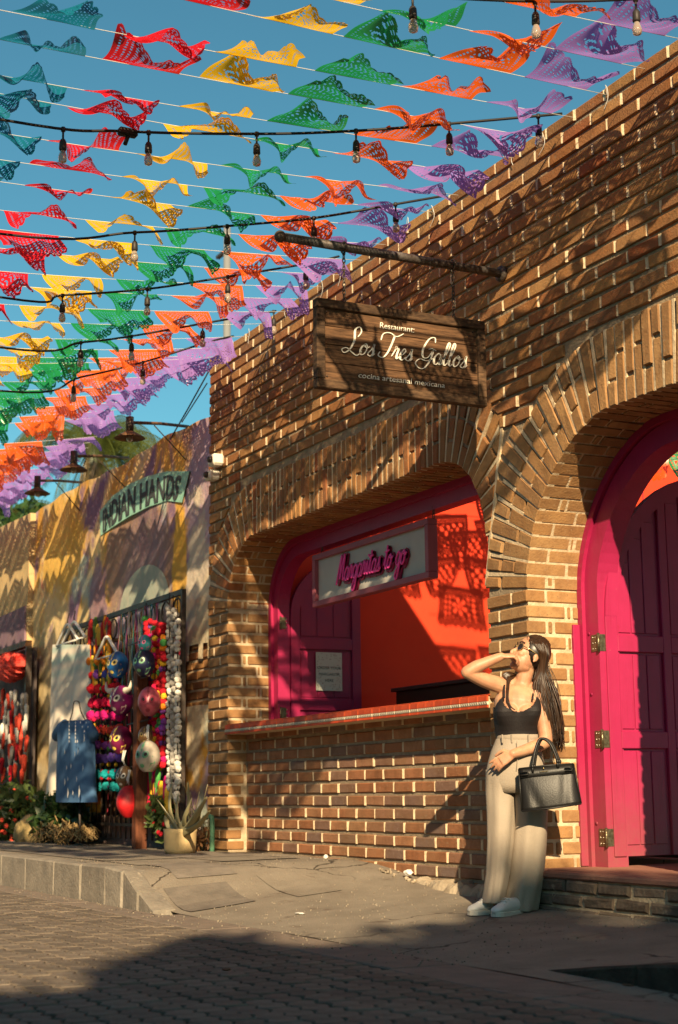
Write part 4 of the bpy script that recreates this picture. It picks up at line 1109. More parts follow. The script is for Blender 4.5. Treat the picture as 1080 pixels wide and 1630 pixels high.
def flag_mesh(seed, phi, amp, kind):
    rg = random.Random(seed); v = []; f = []
    p1, p2, p3 = [rg.uniform(0, 6.28) for _ in range(3)]; k1 = rg.uniform(.6, 1.5); k2 = rg.uniform(1.2, 2.6); cu = rg.uniform(-.45, .6)
    corner = rg.choice([0, 0, .6, -.5]); q1 = rg.uniform(0, 6.28); q2 = rg.uniform(2.5, 4.5)
    for i in range(NU+1):
        u = i/NU; x = z = 0; y0 = u*FW_
        dy = 0
        for j in range(NV+1):
            t = j/NV
            a = phi+amp*math.sin(u*2*PI*k1+p1+t*1.6)+.45*amp*math.sin(u*2*PI*k2+p2-t*3.1)+cu*t*.6*math.sin(u*PI+p3)+corner*max(0, (u-.6))*2.2*t+.20*math.sin(q2*2*PI*u*.8+q1+t*5)*t
            if j: x += math.cos(a)*FL_/NV; z -= math.sin(a)*FL_/NV
            dy = (.05*math.sin(p3+t*2+u*3)-.07*(u-.5))*t
            v.append((x, y0-FW_/2+dy, z))
    for i in range(NU):
        for j in range(NV):
            if hole((i+.5)/NU, (j+.5)/NV, kind): continue
            a = i*(NV+1)+j; f.append((a, a+NV+1, a+NV+2, a+1))
    me = MB().add(v, f, True).mesh('paper_flag'); me.materials.append(PAPER['red']); return me
LOW = [flag_mesh(i, math.radians(random.uniform(10, 20)), .17, i % 4) for i in range(12)]
MID = [flag_mesh(20+i, math.radians(random.uniform(16, 28)), .21, i % 4) for i in range(8)]
STEEP = [flag_mesh(40+i, math.radians(random.uniform(34, 56)), .22, i % 4) for i in range(8)]
PAT = [flag_mesh(60+i, math.radians(random.uniform(50, 75)), .15, 4+i % 2) for i in range(6)]
CYC = ['purple', 'orange', 'green', 'yellow', 'red', 'blue', 'pink', 'purple', 'orange', 'green', 'yellow']
M_string = mat('white_cord', (.6, .58, .53), .7)
def strz(Y, sag, z0=4.63): return z0-sag*(1-((Y+4.3)/4.3)**2)
ordn = ['', 'first', 'second', 'third', 'fourth', 'fifth', 'sixth', 'seventh', 'eighth', 'ninth', 'tenth', 'eleventh', 'twelfth', 'thirteenth', 'fourteenth', 'fifteenth', 'sixteenth', 'seventeenth', 'eighteenth', 'nineteenth', 'twentieth']
X = -4.55; rows = []
while X > -25: rows.append(X); X -= random.uniform(.31, .37) if X > -11 else random.uniform(.33, .40)
cnt = {}
for X in rows:
    far_ = min(1, max(0, (-X-7)/7)); sag = .06+(.42 if X > XL else .36)*far_
    if X > -6.25: zone, nm = 'off', 'overhead nearest the viewer'
    elif X > -7.85: zone, nm = 'door', "over the magenta doorway"
    elif X > -9.6: zone, nm = 'sign', "over the window's right half"
    elif X > XL: zone, nm = 'win', "over the window's left half"
    elif X > -16: zone, nm = 'shop', "over the INDIAN HANDS banner"
    elif X > -19: zone, nm = 'shop2', "left of the INDIAN HANDS banner"
    else: zone, nm = 'far', "over the far left wall"
    cnt[zone] = cnt.get(zone, 0)+1
    n = cnt[zone]; word = ordn[min(n, 20)]
    z0 = 4.63 if X > XL else (4.74 if X > -15.5 else 4.6)
    g = empty('flag_garland', (X, 0, z0), f'{word} garland of coloured paper flags from the right, {nm}' if zone != 'off' else f'paper flag garland {nm}', 'garland', 'papel picado garlands across the street')
    skew = rj(.03)
    ys = [-.0-8.6*i/24 for i in range(25)]
    MB().tube([(X+skew*(-y), y, strz(y, sag, z0)) for y in ys]+[], .0022, 4).build('string', M_string, g)
    if zone != 'off' and X > XL and random.random() < .7:    # loose knot tails on the wall top
        a = rj(1)
        MB().tube(smooth_path([(X, .0, z0), (X+.01, -.012, 4.665), (X+.02+.02*a, -.02, 4.685+.02*a), (X+.035+.01*a, -.02, 4.65), (X+.02-.03*a, -.018, 4.60+.03*a), (X+.04*a, -.018, 4.55+.04*a)], 4), .0022, 4).build('knot', M_string, g)
    nfl = 8 if X > -13 else 6
    for i in range(nfl):
        yc = -.13-.235-i*.545+rj(.02)
        if random.random() < .015: continue
        pool = LOW if X > -7.7 else (MID if X > -9.6 else STEEP)
        if random.random() < .18: pool = MID
        me = random.choice(pool); col = CYC[i]
        o = link('paper_flag', me, g, PAPER[col]); o.location = (X+skew*(-yc), yc, strz(yc, sag, z0))
        sl_ = math.atan(2*sag*(yc+4.3)/4.3**2); o.rotation_euler = (sl_, rj(.12), rj(.05)); s_ = (random.uniform(.82, 1.0) if X > -9.3 else random.uniform(.95, 1.08))*(1.14 if i < 2 and X > -10 else 1)
        o.scale = (s_, random.uniform(.9, 1.02)*random.choice((1, -1)), s_)
# garlands over the patio behind the wall, hanging nearly straight down
random.seed(5)
for k, X in enumerate([-11.6, -11.1, -10.55, -10.0, -9.5, -9.0, -8.5, -8.0, -7.5, -7.0]):
    zz = 4.0+.5*min(1, k/3)
    g = empty('patio_garland', (X, .9, zz), f'paper flag garland hung over the patio, {ordn[k+1]} from the red wall', 'garland', 'garlands hung over the patio')
    MB().tube([(X, .45+i*.5, zz-.02*math.sin(PI*i/16)) for i in range(17)], .0035, 4).build('string', M_string, g)
    for i in range(14):
        if random.random() < .3: continue
        o = link('paper_flag', random.choice(PAT), g, PAPER[CYC[(i+k) % 6]]); o.location = (X, .5+i*.5, zz-.01); o.rotation_euler = (0, rj(.2)+.25, rj(.3)); s_ = 1.1; o.scale = (s_, s_*.95, s_)
# ================================================================ cables with bulbs
M_cable = mat('black_cable', (.018, .016, .015), .55)
M_sock = mat('bulb_socket', (.03, .026, .024), .5)
M_bulb = bpy.data.materials.new('bulb_glass'); M_bulb.use_nodes = True; b = M_bulb.node_tree.nodes['Principled BSDF']; b.inputs['Base Color'].default_value = (.55, .46, .38, 1); b.inputs['Roughness'].default_value = .12; b.inputs['Transmission Weight'].default_value = .55; b.inputs['IOR'].default_value = 1.2
def bulb(p, parent, drop=.10, s=.85):
    sk = MB().tube([p, p+Vector((0, 0, -drop*.55))], .006, 6)
    sk.lathe([(.0, -drop*.5), (.012, -drop*.5), (.019, -drop*.62), (.021, -drop*.62-.05*s), (.017, -drop*.62-.06*s), (.0, -drop*.62-.062*s)], p, 10).lathe([(.0, .012), (.012, .01), (.013, -.014), (.0, -.016)], p, 8)
    so_ = sk.build('socket', M_sock, parent)
    MB().lathe([(.014*s, -drop*.62-.058*s), (.024*s, -drop*.62-.085*s), (.03*s, -drop*.62-.11*s), (.024*s, -drop*.62-.135*s), (.0, -drop*.62-.146*s)], p, 12).build('bulb', M_bulb, so_)
def lightstring(pts, zs, bulbs, label, ext=True):
    P = [un(x, y, 2, z) for (x, y), z in zip(pts, zs)]
    e = P[0]+(P[0]-P[1]).normalized()*1.0+Vector((0, 0, .02))
    far_e = Vector((P[0].x+.25*(P[0].x-P[-1].x), -8.9, 4.4))
    full = [far_e, P[0].lerp(far_e, .45)+Vector((0, 0, .02))]+P
    SP = smooth_path(full, 8)
    g = empty('light_string', P[-1], label, 'string lights', 'bulb strings across the street')
    MB().tube(SP, .0085, 6).build('cable', M_cable, g)
    scr = []
    for q in SP:
        v_ = q-CAM; d = v_.dot(FW); scr.append(540+CF*v_.dot(RI)/d if d > 1 else -1e6)
    for bx in bulbs:
        for i in range(len(SP)-1):
            if (scr[i]-bx)*(scr[i+1]-bx) <= 0 and scr[i] > -500:
                t = (bx-scr[i])/(scr[i+1]-scr[i]+1e-9); bulb(SP[i].lerp(SP[i+1], t), g, .12); break
lightstring([(0, 190), (200, 209), (420, 213), (570, 208), (715, 197), (895, 181)], [4.3, 4.36, 4.42, 4.48, 4.54, 4.64], [101, 237, 409, 567, 715, 857], 'highest full bulb string, reaching the wall top right of the sign pole')
lightstring([(0, 372), (215, 370), (360, 360), (500, 347), (630, 325), (705, 312)], [4.22, 4.3, 4.36, 4.44, 4.55, 4.64], [215, 362, 500, 630], 'bulb string passing just above the tip of the sign pole')
lightstring([(0, 473), (100, 470), (235, 460), (365, 440), (487, 420), (540, 408)], [4.12, 4.18, 4.28, 4.4, 4.54, 4.64], [100, 235, 363, 487], 'bulb string meeting the wall top left of the wooden sign')
lightstring([(0, 553), (130, 545), (210, 535), (323, 515), (440, 495)], [4.08, 4.18, 4.28, 4.46, 4.64], [129, 210, 323, 436], 'bulb string ending above the left part of the serving window')
lightstring([(0, 622), (130, 600), (230, 576), (330, 545), (372, 535)], [4.05, 4.2, 4.34, 4.52, 4.62], [228, 118], 'lowest bulb string, ending near the left end of the brick wall')
lightstring([(400, -35), (657, -8), (852, 2), (1012, -2), (1110, -12)], [4.42, 4.48, 4.54, 4.6, 4.64], [657, 852, 1012], 'bulb string along the top edge of the photo, nearest the viewer')
mb = MB(); p = un(205, 212, 2, 4.36); mb.box(p.x-.025, p.x+.025, p.y-.06, p.y+.05, p.z-.02, p.z+.025, .01).tube([p+Vector((0, 0, -.01)), p+Vector((0, -.02, -.07))], .012, 8)
tag(mb.build('cable_connector', M_cable), 'black plug connector hanging on the highest full bulb string', 'connector')
# ================================================================ barn lamps, wires, utility pole
M_rust = mat('rusty_metal', (.22, .11, .05), .6, (.07, .045, .03), 12, .5, 50, metal=.3)
def barn(px_e, py_e, px_w, py_w, Yl, label, s=1):
    a = un(px_w, py_w, 1, .12); e = un(px_e, py_e, 1, Yl); a = Vector((e.x+.05, .12, a.z)); a = un(px_w, py_w, 1, .12)
    g = empty('barn_lamp', a, label, 'lamp', 'lamps on brackets over the painted wall')
    MB().tube([a, a.lerp(e, .5)+Vector((0, 0, .02)), e+Vector((0, 0, .02))], .015, 8).build('bracket', M_rust, g)
    h = MB().tube([e+Vector((0, 0, .07)), e+Vector((0, 0, -.08))], .035, 10); h.build('holder', M_iron, g)
    M = Matrix.Rotation(.18, 4, 'X')
    sh_ = MB().lathe([(.035, -.06), (.06, -.075), (.12*s, -.11), (.14*s, -.125), (.134*s, -.122), (.05, -.085)], e, 22).build('lamp_shade', M_rust, g)
    MB().ball(e+Vector((0, 0, -.12)), (.03, .03, .04), 10, 7).build('bulb', M_bulb, g)
    MB().tube([a+Vector((0, 0, -.35)), a.lerp(e, .6)], .006, 5).build('stay', M_iron, g)
barn(207, 676, 300, 679, -.75, 'right barn lamp over the painted wall, just left of the brick corner')
barn(118, 729, 205, 729, -.70, 'middle barn lamp over the painted wall, in front of the palm')
barn(60, 768, 130, 768, -.65, 'left barn lamp over the painted wall, half hidden by paper flags')
g = empty('utility_pole', (-21, 7, 0), 'grey utility pole standing far behind the brick wall', 'pole')
pt_, pb_ = un(362, 362, 1, 6.0), un(362, 500, 1, 6.0); 
MB().tube([(pt_.x, 6, .0), (pt_.x, 6, pt_.z)], [.085, .07], 10).build('shaft', mat('grey_concrete_pole', (.2, .2, .2), .8), g)
MB().box(pt_.x-.5, pt_.x+.1, 5.96, 6.04, pt_.z-.5, pt_.z-.44).build('crossarm', M_iron, g)
w1, w2 = un(330, 590, 1, .1), un(275, 700, 1, .1)
tag(MB().tube([un(336, 585, 1, -.03), un(300, 650, 1, -.03), un(268, 705, 1, .1)], .007, 5).tube([un(330, 610, 1, -.02), un(290, 672, 1, .1)], .006, 5).build('service_wire', M_cable), 'thin service wires slanting down from the brick corner to the painted wall', 'wire')
# ================================================================ palm and far greenery
M_frond = leafmat('palm_frond', (.09, .11, .02), .3); M_dryf = leafmat('dry_palm_frond', (.26, .17, .06), .2)
def palm(base, hz, nf, fl, label, seed):
    rg = random.Random(seed); g = empty('palm_tree', base, label, 'palm')
    top_ = Vector((base[0], base[1], hz)); MB().tube([base, (base[0]+.1, base[1], hz*.5), top_], [.22, .17, .19], 10).build('trunk', M_bark, g)
    for (nm, m, n, lo, hi) in (('crown', M_frond, nf, -.5, 1.0), ('dry_fronds', M_dryf, nf//2, -1.3, -.7)):
        mb = MB()
        for i in range(n):
            az = rg.uniform(0, 2*PI); el = rg.uniform(lo, hi); L_ = fl*rg.uniform(.8, 1.1); d = Vector((math.cos(az), math.sin(az), 0)); P = []; p = top_.copy(); e = el
            for k in range(16):
                P.append(p.copy()); p = p+(d*math.cos(e)+Vector((0, 0, math.sin(e))))*L_/16; e -= .14*(1.1 if el > 0 else .8)
            mb.tube(P, [.02-.0011*k for k in range(16)], 4)
            side = d.cross(Vector((0, 0, 1)))
            for k in range(2, 16):
                for q in range(4):
                    pp = P[k-1].lerp(P[k], q/4)
                    for s_ in (-1, 1):
                        ll = L_*.26*math.sin(PI*(k+q/3)/17)*rg.uniform(.8, 1.2); ax_ = (P[k]-P[k-1]).normalized()
                        tip = pp+(side*s_*.6+ax_*.45+Vector((0, 0, -.95))).normalized()*ll; w = ax_*.009; md = pp.lerp(tip, .45)
                        mb.add([pp-w*.5, pp+w*.5, md+w*1.3, tip, md-w*1.3], [(0, 1, 2, 3, 4)])
        mb.build(nm, m, g)
pc = un(150, 755, 1, 4.0)
palm((pc.x, 4.0, 0), pc.z+.6, 24, 2.5, 'drooping palm behind the painted shop wall', 2)
pc = un(20, 800, 1, 7.0)
palm((pc.x, 7.0, 0), pc.z-.3, 34, 2.6, 'smaller dark palm further left behind the far shop wall', 9)
M_bush = leafmat('bush_leaf', (.05, .10, .025), .25); M_bush2 = leafmat('pale_bush_leaf', (.12, .17, .05), .3)
def bush(c, r, n, size, name, label, m, seed, extra=None, cat='plant'):
    g = empty(name, (c[0], c[1], c[2]-r[2]), label, cat)
    def smp(rg):
        d = rg.normal(size=3); d /= np.linalg.norm(d); w = rg.uniform(.1, 1)**.5*(1+.22*math.sin(d[0]*9+d[2]*7+seed))
        return np.array(c)+d*w*np.array(r)
    V, Fs = leafcloud(n, smp, size, seed); MB().add([tuple(q) for q in V], Fs).build('foliage', m, g)
    MB().tube([(c[0], c[1], c[2]-r[2]), (c[0]+.02, c[1], c[2])], [.015, .006], 5).build('stem', M_bark, g)
    if extra:
        mm, k, sz = extra; fb = MB(); rg = np.random.default_rng(seed+5)
        for _ in range(k): q = smp(rg); fb.ball(q+np.array([0, -r[1]*.2, 0]), sz, 6, 4)
        tag(fb.build('flowers', mm, g), kind='stuff')
    return g
pc = un(-10, 860, 1, 3); bush((pc.x, 3.5, pc.z-.6), (2.2, 1.4, 1.5), 3500, .12, 'dark_bush', 'dark leafy bush rising behind the far shop wall', M_bush, 4, cat='bush')
# ================================================================ market stall on the painted wall
random.seed(21)
SY = -.14
def W2(px, py, y=SY): return un(px, py, 1, y)
rk = empty('iron_rack', W2(200, 1330), 'dark iron grille rack hung with masks and garlands in front of the painted wall', 'rack')
tl_, tr_ = W2(103, 992), W2(289, 950)
zt_ = (tl_.z+tr_.z)/2; xl_, xr_ = tl_.x, tr_.x; zb_ = .33
fr_ = MB()
for x in (xl_, xr_): fr_.box(x-.02, x+.02, SY+.0, SY+.04, zb_, zt_)
fr_.box(xl_, xr_, SY+.002, SY+.038, zt_-.045, zt_+.005).box(xl_, xr_, SY+.002, SY+.038, zt_-.30, zt_-.27).box(xl_, xr_, SY+.002, SY+.038, zb_+.12, zb_+.15)
fr_.build('frame', M_iron, rk)
for i in range(1, 24):
    x = xl_+(xr_-xl_)*i/24; MB().tube([(x, SY+.02, zb_), (x, SY+.02, zt_-.28)], .009, 6).build('bar', M_iron, rk)
sc_ = MB()
for i in range(12):
    x = xl_+(xr_-xl_)*(i+.5)/12
    sc_.tube([(x+.10*math.cos(t), SY+.02, zt_-.16+.10*math.sin(t)) for t in [2*PI*k/14 for k in range(15)]], .009, 5, False)
sc_.build('scrollwork', M_iron, rk)
# ribbons
RIBC = [(.55, .05, .08), (.05, .35, .3), (.6, .5, .35), (.1, .2, .08), (.6, .3, .04), (.35, .06, .25), (.08, .25, .35), (.5, .45, .3)]
RM = [mat('ribbon_cloth', c, .75) for c in RIBC]
rg_ = empty('ribbon_curtain', W2(222, 1000), 'curtain of striped ribbons hanging at the top right of the iron rack', 'ribbons')
x0, x1 = W2(192, 1000).x, W2(256, 1000).x; n = 34
for i in range(n):
    x = x0+(x1-x0)*(i+.5)/n; w = (x1-x0)/n*.45; zb2 = zt_-.1-random.uniform(.75, 1.0); v = []
    for k in range(9):
        z = zt_-.06+(zb2-zt_+.06)*k/8; o = .012*math.sin(k*.9+i); v += [(x-w, SY-.03+o, z), (x+w, SY-.035+o, z)]
    MB().add(v, [(2*k, 2*k+1, 2*k+3, 2*k+2) for k in range(8)]).build('ribbon', RM[(i*5) % 8], rg_)
M_tz = [mat('tassel_yarn', c, .9) for c in ((.75, .28, .02), (.5, .03, .03), (.65, .4, .05), (.12, .2, .05))]
ts = empty('tassel_garland', W2(150, 990), 'orange and yellow yarn tassels hanging at the top left of the rack', 'garland')
for i in range(42):
    p = W2(random.uniform(142, 176), random.uniform(978, 1070), SY-.04); mb = MB(); mb.tube([p, p+Vector((rj(.02), 0, -.05)), p+Vector((rj(.02), 0, -.19))], [.012, .026, .02], 6); mb.build('tassel', M_tz[i % 4], ts)
def pompoms(xs_px, rows_, rad, y, label, name='pompom_garland'):
    """one hanging strand of pompoms"""
    g = empty(name, W2(xs_px, rows_[0][0], y), label, 'garland', 'pompom strands on the rack')
    p0, p1 = W2(xs_px, rows_[0][0]-25, y), W2(xs_px, rows_[-1][0]+8, y)
    MB().tube([p0, p1], .005, 4).build('cord', M_cable, g)
    for (py, m) in rows_:
        p = W2(xs_px+rj(1.5), py+rj(1.5), y+rj(.01)); o = link('pompom', POM, g, m); o.location = p; s_ = rad*random.uniform(.85, 1.12); o.scale = (s_, s_, s_*.95); o.rotation_euler = (rj(3), rj(3), rj(3))
bm = bmesh.new(); bmesh.ops.create_icosphere(bm, subdivisions=3, radius=1)
for vv in bm.verts: vv.co *= random.uniform(.84, 1.08)
POM = bpy.data.meshes.new('pompom'); bm.to_mesh(POM); bm.free(); 
def ym(c): return mat('pompom_yarn', c, .95, tuple(q*.7 for q in c), 60)
Pm = {k: ym(c) for k, c in dict(red=(.62, .015, .03), crim=(.72, .01, .07), mag=(.62, .01, .18), coral=(.85, .09, .05), viol=(.30, .08, .48), viol2=(.25, .12, .6), teal=(.01, .38, .42), teal2=(.01, .28, .30), blue=(.04, .06, .35), yel=(.85, .5, .03), white=(.8, .76, .68), grey=(.45, .42, .38), green=(.1, .4, .1), orng=(.85, .25, .02), dark=(.05, .06, .12)).items()}
POM.materials.append(Pm['red'])
rowsL = [(1052, 'orng'), (1074, 'blue'), (1096, 'red'), (1119, 'crim'), (1140, 'mag'), (1163, 'coral'), (1187, 'viol'), (1207, 'viol2'), (1232, 'teal'), (1253, 'teal2')]
for k, x in enumerate((146, 157, 168, 180, 191)):
    pompoms(x, [(y_+k*-.3, Pm[random.choice(('red', 'viol')) if c == 'blue' and k < 2 else c]) for y_, c in rowsL], .052, SY-.05, f'strand of large coloured pompoms left of the masks, {ordn[k+1]} from the left')
for k, x in enumerate((151, 162, 174, 186)):
    rr = []
    for j in range(17): rr.append((1060+j*12, Pm[random.choice(('red', 'yel', 'dark', 'crim', 'green'))]))
    pompoms(x, rr, .02, SY-.03, f'strand of tiny beads between the large pompoms, {ordn[k+1]} from the left', 'bead_strand')
for k, x in enumerate((233, 240, 247, 254, 260)):
    rr = []; y_ = 985+k*3
    while y_ < 1235+random.uniform(-15, 20): rr.append((y_, Pm[random.choice(('red', 'crim', 'mag', 'yel', 'orng', 'green', 'viol', 'red', 'red'))])); y_ += 8.5
    pompoms(x, rr, .033, SY-.05+.015*(k % 2), f'strand of small multicoloured pompoms right of the masks, {ordn[k+1]} from the left')
for k, x in enumerate((270, 276, 283)):
    rr = []; y_ = 968+k*5
    while y_ < 1262+k*8: rr.append((y_, Pm['white' if k != 1 and (y_ > 1100 or k == 2) else 'grey'])); y_ += 9.5
    pompoms(x, rr, .031, SY-.05, f'strand of white and grey pompoms at the right post, {ordn[k+1]} from the left')
# drape of dark cloths behind
bc = empty('cloth_backdrop', W2(200, 1330, SY+.08), 'dark striped cloths hanging behind the rack bars', 'cloth')
n = 26; xa, xb = W2(143, 1200).x, xr_-.45
for i in range(n):
    x = xa+(xb-xa)*i/n; zb2 = .42+random.uniform(0, .1)
    v = []
    for k in range(7):
        z = zt_-.35+(zb2-zt_+.35)*k/6; o = .015*math.sin(k+i*1.7); v += [(x, .0+o, z), (x+(xb-xa)/n*1.02, .01-o, z)]
    MB().add(v, [(2*k, 2*k+1, 2*k+3, 2*k+2) for k in range(6)]).build('cloth_strip', random.choice(RM[:1]+[mat('dark_cloth', c, .85) for c in ((.05, .03, .03), (.12, .05, .02), (.03, .05, .05), (.16, .10, .03))]), bc)
# hangers
def hanger(px, py, w, label, m):
    c = W2(px, py, SY-.08); g = empty('clothes_hanger', c, label, 'hanger')
    MB().tube(smooth_path([c+Vector((-w, 0, -.2)), c+Vector((-w*.5, 0, -.09)), c, c+Vector((w*.5, 0, -.09)), c+Vector((w, 0, -.2))], 5), .016, 8).tube([c+Vector((-w, 0, -.2)), c+Vector((w, 0, -.2))], .010, 6).build('arms', m, g)
    MB().tube(smooth_path([c, c+Vector((0, 0, .05)), c+Vector((.03, 0, .09)), c+Vector((0, .01, .12)), c+Vector((-.03, .02, .10))], 4), .006, 6).build('hook', M_iron, g)
hanger(118, 990, .42, 'white wooden hanger behind, over the cream blanket', M_white)
hanger(108, 994, .40, 'white wooden hanger in front, over the cream blanket', M_white)
hanger(170, 1014, .36, 'white wooden hanger over the large pompom strands', M_white)
# cream blanket
def blanket_mat():
    m = bpy.data.materials.new('blanket'); m.use_nodes = True; t = m.node_tree; b = t.nodes['Principled BSDF']; b.inputs['Roughness'].default_value = .9; N = t.nodes.new; L = t.links.new
    gi = N('ShaderNodeNewGeometry'); sp = N('ShaderNodeSeparateXYZ'); L(gi.outputs['Position'], sp.inputs[0]); w = N('ShaderNodeTexWave'); w.bands_direction = 'Z'; w.inputs['Scale'].default_value = 2.2; w.inputs['Distortion'].default_value = .3; L(gi.outputs['Position'], w.inputs[0])
    mr = N('ShaderNodeMapRange'); mr.inputs[1].default_value = 1.9; mr.inputs[2].default_value = 2.15; L(sp.outputs[2], mr.inputs[0]); mu = N('ShaderNodeMath'); mu.operation = 'MULTIPLY'; L(mr.outputs[0], mu.inputs[0]); L(w.outputs[1], mu.inputs[1])
    mi = N('ShaderNodeMix'); mi.data_type = 'RGBA'; L(mu.outputs[0], mi.inputs[0]); mi.inputs[6].default_value = (.74, .66, .55, 1); mi.inputs[7].default_value = (.42, .52, .46, 1); L(mi.outputs[2], b.inputs[0]); return m
bk = empty('cream_blanket', W2(110, 1280, -.2), 'long cream woven blanket with faint teal stripes and a dark fringe', 'blanket')
tl2, tr2, bl2, br2 = W2(84, 1026, -.22), W2(141, 1026, -.22), W2(68, 1268, -.26), W2(143, 1262, -.22)
v = []; f = []; n, m_ = 24, 24
for i in range(n+1):
    for j in range(m_+1):
        s_, t_ = i/n, j/m_; p = tl2.lerp(tr2, s_).lerp(bl2.lerp(br2, s_), t_); p.y += .035*math.sin(s_*14+t_*2)*(.4+t_); v.append(p)
for i in range(n):
    for j in range(m_): a = i*(m_+1)+j; f.append((a, a+1, a+m_+2, a+m_+1))
MB().add(v, f, True).build('cloth', blanket_mat(), bk)
fg = MB()
for i in range(40):
    p = bl2.lerp(br2, i/39); fg.tube([p+Vector((0, 0, .01)), p+Vector((rj(.02), rj(.01), -.09))], .009, 4)
fg.build('fringe', mat('fringe_yarn', (.2, .15, .12), .9, (.7, .62, .5), 30), bk)
# yellow striped cloth with fringe
yk = empty('yellow_cloth', W2(145, 1285, -.18), 'small yellow and red fringed cloth hanging below the teal pompoms', 'cloth')
a, b_ = W2(128, 1262, -.12), W2(160, 1262, -.12)
MB().box(a.x, b_.x, -.125, -.115, a.z-.12, a.z+.04).build('cloth', mat('yellow_weave', (.75, .42, .04), .9, (.5, .06, .03), 7), yk)
fg = MB()
for i in range(18): x = a.x+(b_.x-a.x)*i/17; fg.tube([(x, -.12, a.z-.12), (x+rj(.01), -.12, a.z-.2)], .008, 4)
fg.build('fringe', mat('yellow_yarn', (.8, .5, .08), .9), yk)
# blue dress on a wire form
dg = empty('blue_dress', W2(125, 1345, -.45), 'short sleeved blue dress with white embroidery on a wire hanger and thin stand', 'dress')
M_dress = mat('blue_linen', (.075, .17, .33), .85, (.05, .12, .25), 5, .3, 80); M_emb = mat('white_embroidery', (.75, .74, .70), .9)
DYY = -.42
def D2(px, py, dy=0): return un(px, py, 1, DYY+dy)
prof = [(1148, 109, 132), (1153, 101, 141), (1165, 97, 145), (1180, 98, 146), (1200, 98, 146), (1235, 97, 147), (1262, 96, 149), (1277, 95, 151)]
v = []; n = 20; L_ = len(prof)
for (py, xa, xb) in prof:
    a, b_ = D2(xa, py), D2(xb, py); c = (a+b_)/2; hw = (b_-a).length/2
    for k in range(n):
        th = 2*PI*k/n; fold = 1+.05*math.sin(th*9+py*.03)*(py > 1180); v.append(c+Vector((math.cos(th)*hw*fold, math.sin(th)*.12*fold, 0)))
f = [(i*n+k, i*n+(k+1) % n, (i+1)*n+(k+1) % n, (i+1)*n+k) for i in range(L_-1) for k in range(n)]+[tuple(range(n))]
MB().add(v, f, True).build('body', M_dress, dg)
for s_, (xa, ya, xb, yb) in enumerate(((104, 1152, 90, 1172), (138, 1152, 150, 1172))):
    MB().tube([D2(xa, ya), D2((xa+xb)/2, ya+7), D2(xb, yb)], [.05, .06, .065], 12, ratio=.8).build('sleeve', M_dress, dg)
em = MB()
for (px, py, w, h) in [(110, 1150+6*i, 5, 4) for i in range(6)]+[(120, 1150+6*i, 4, 4) for i in range(6)]+[(128+3*i, 1150+7*(i % 3), 3, 3) for i in range(5)]+[(103, 1197, 2, 7), (119, 1200, 3, 8), (124, 1196, 3, 8), (106, 1222, 2, 6), (113, 1219, 2, 8), (132, 1222, 3, 8), (108, 1240, 2, 5), (122, 1240, 2, 6), (103, 1245, 4, 9), (108, 1262, 6, 12), (126, 1260, 6, 14), (116, 1262, 2, 6), (134, 1175, 4, 9), (123, 1180, 3, 5)]:
    p = D2(px, py, -.135); s_ = .0092; em.add([(p.x, p.y, p.z+h*s_/2), (p.x+w*s_/2, p.y+.004, p.z), (p.x, p.y, p.z-h*s_/2), (p.x-w*s_/2, p.y+.004, p.z)], [(0, 1, 2, 3)])
tag(em.build('embroidery', M_emb, dg), kind='stuff')
MB().tube([D2(127, 1276), D2(128, 1346)], .012, 8).build('stand', M_iron, dg)
MB().tube(smooth_path([D2(112, 1146), D2(116, 1133), D2(118, 1118), D2(122, 1116), D2(126, 1118), D2(129, 1132), D2(136, 1146)], 4), .006, 5).build('wire_hanger', M_iron, dg)
MB().tube([D2(116, 1346), D2(128, 1343), D2(141, 1347)], .010, 6).build('stand_foot', M_iron, dg)
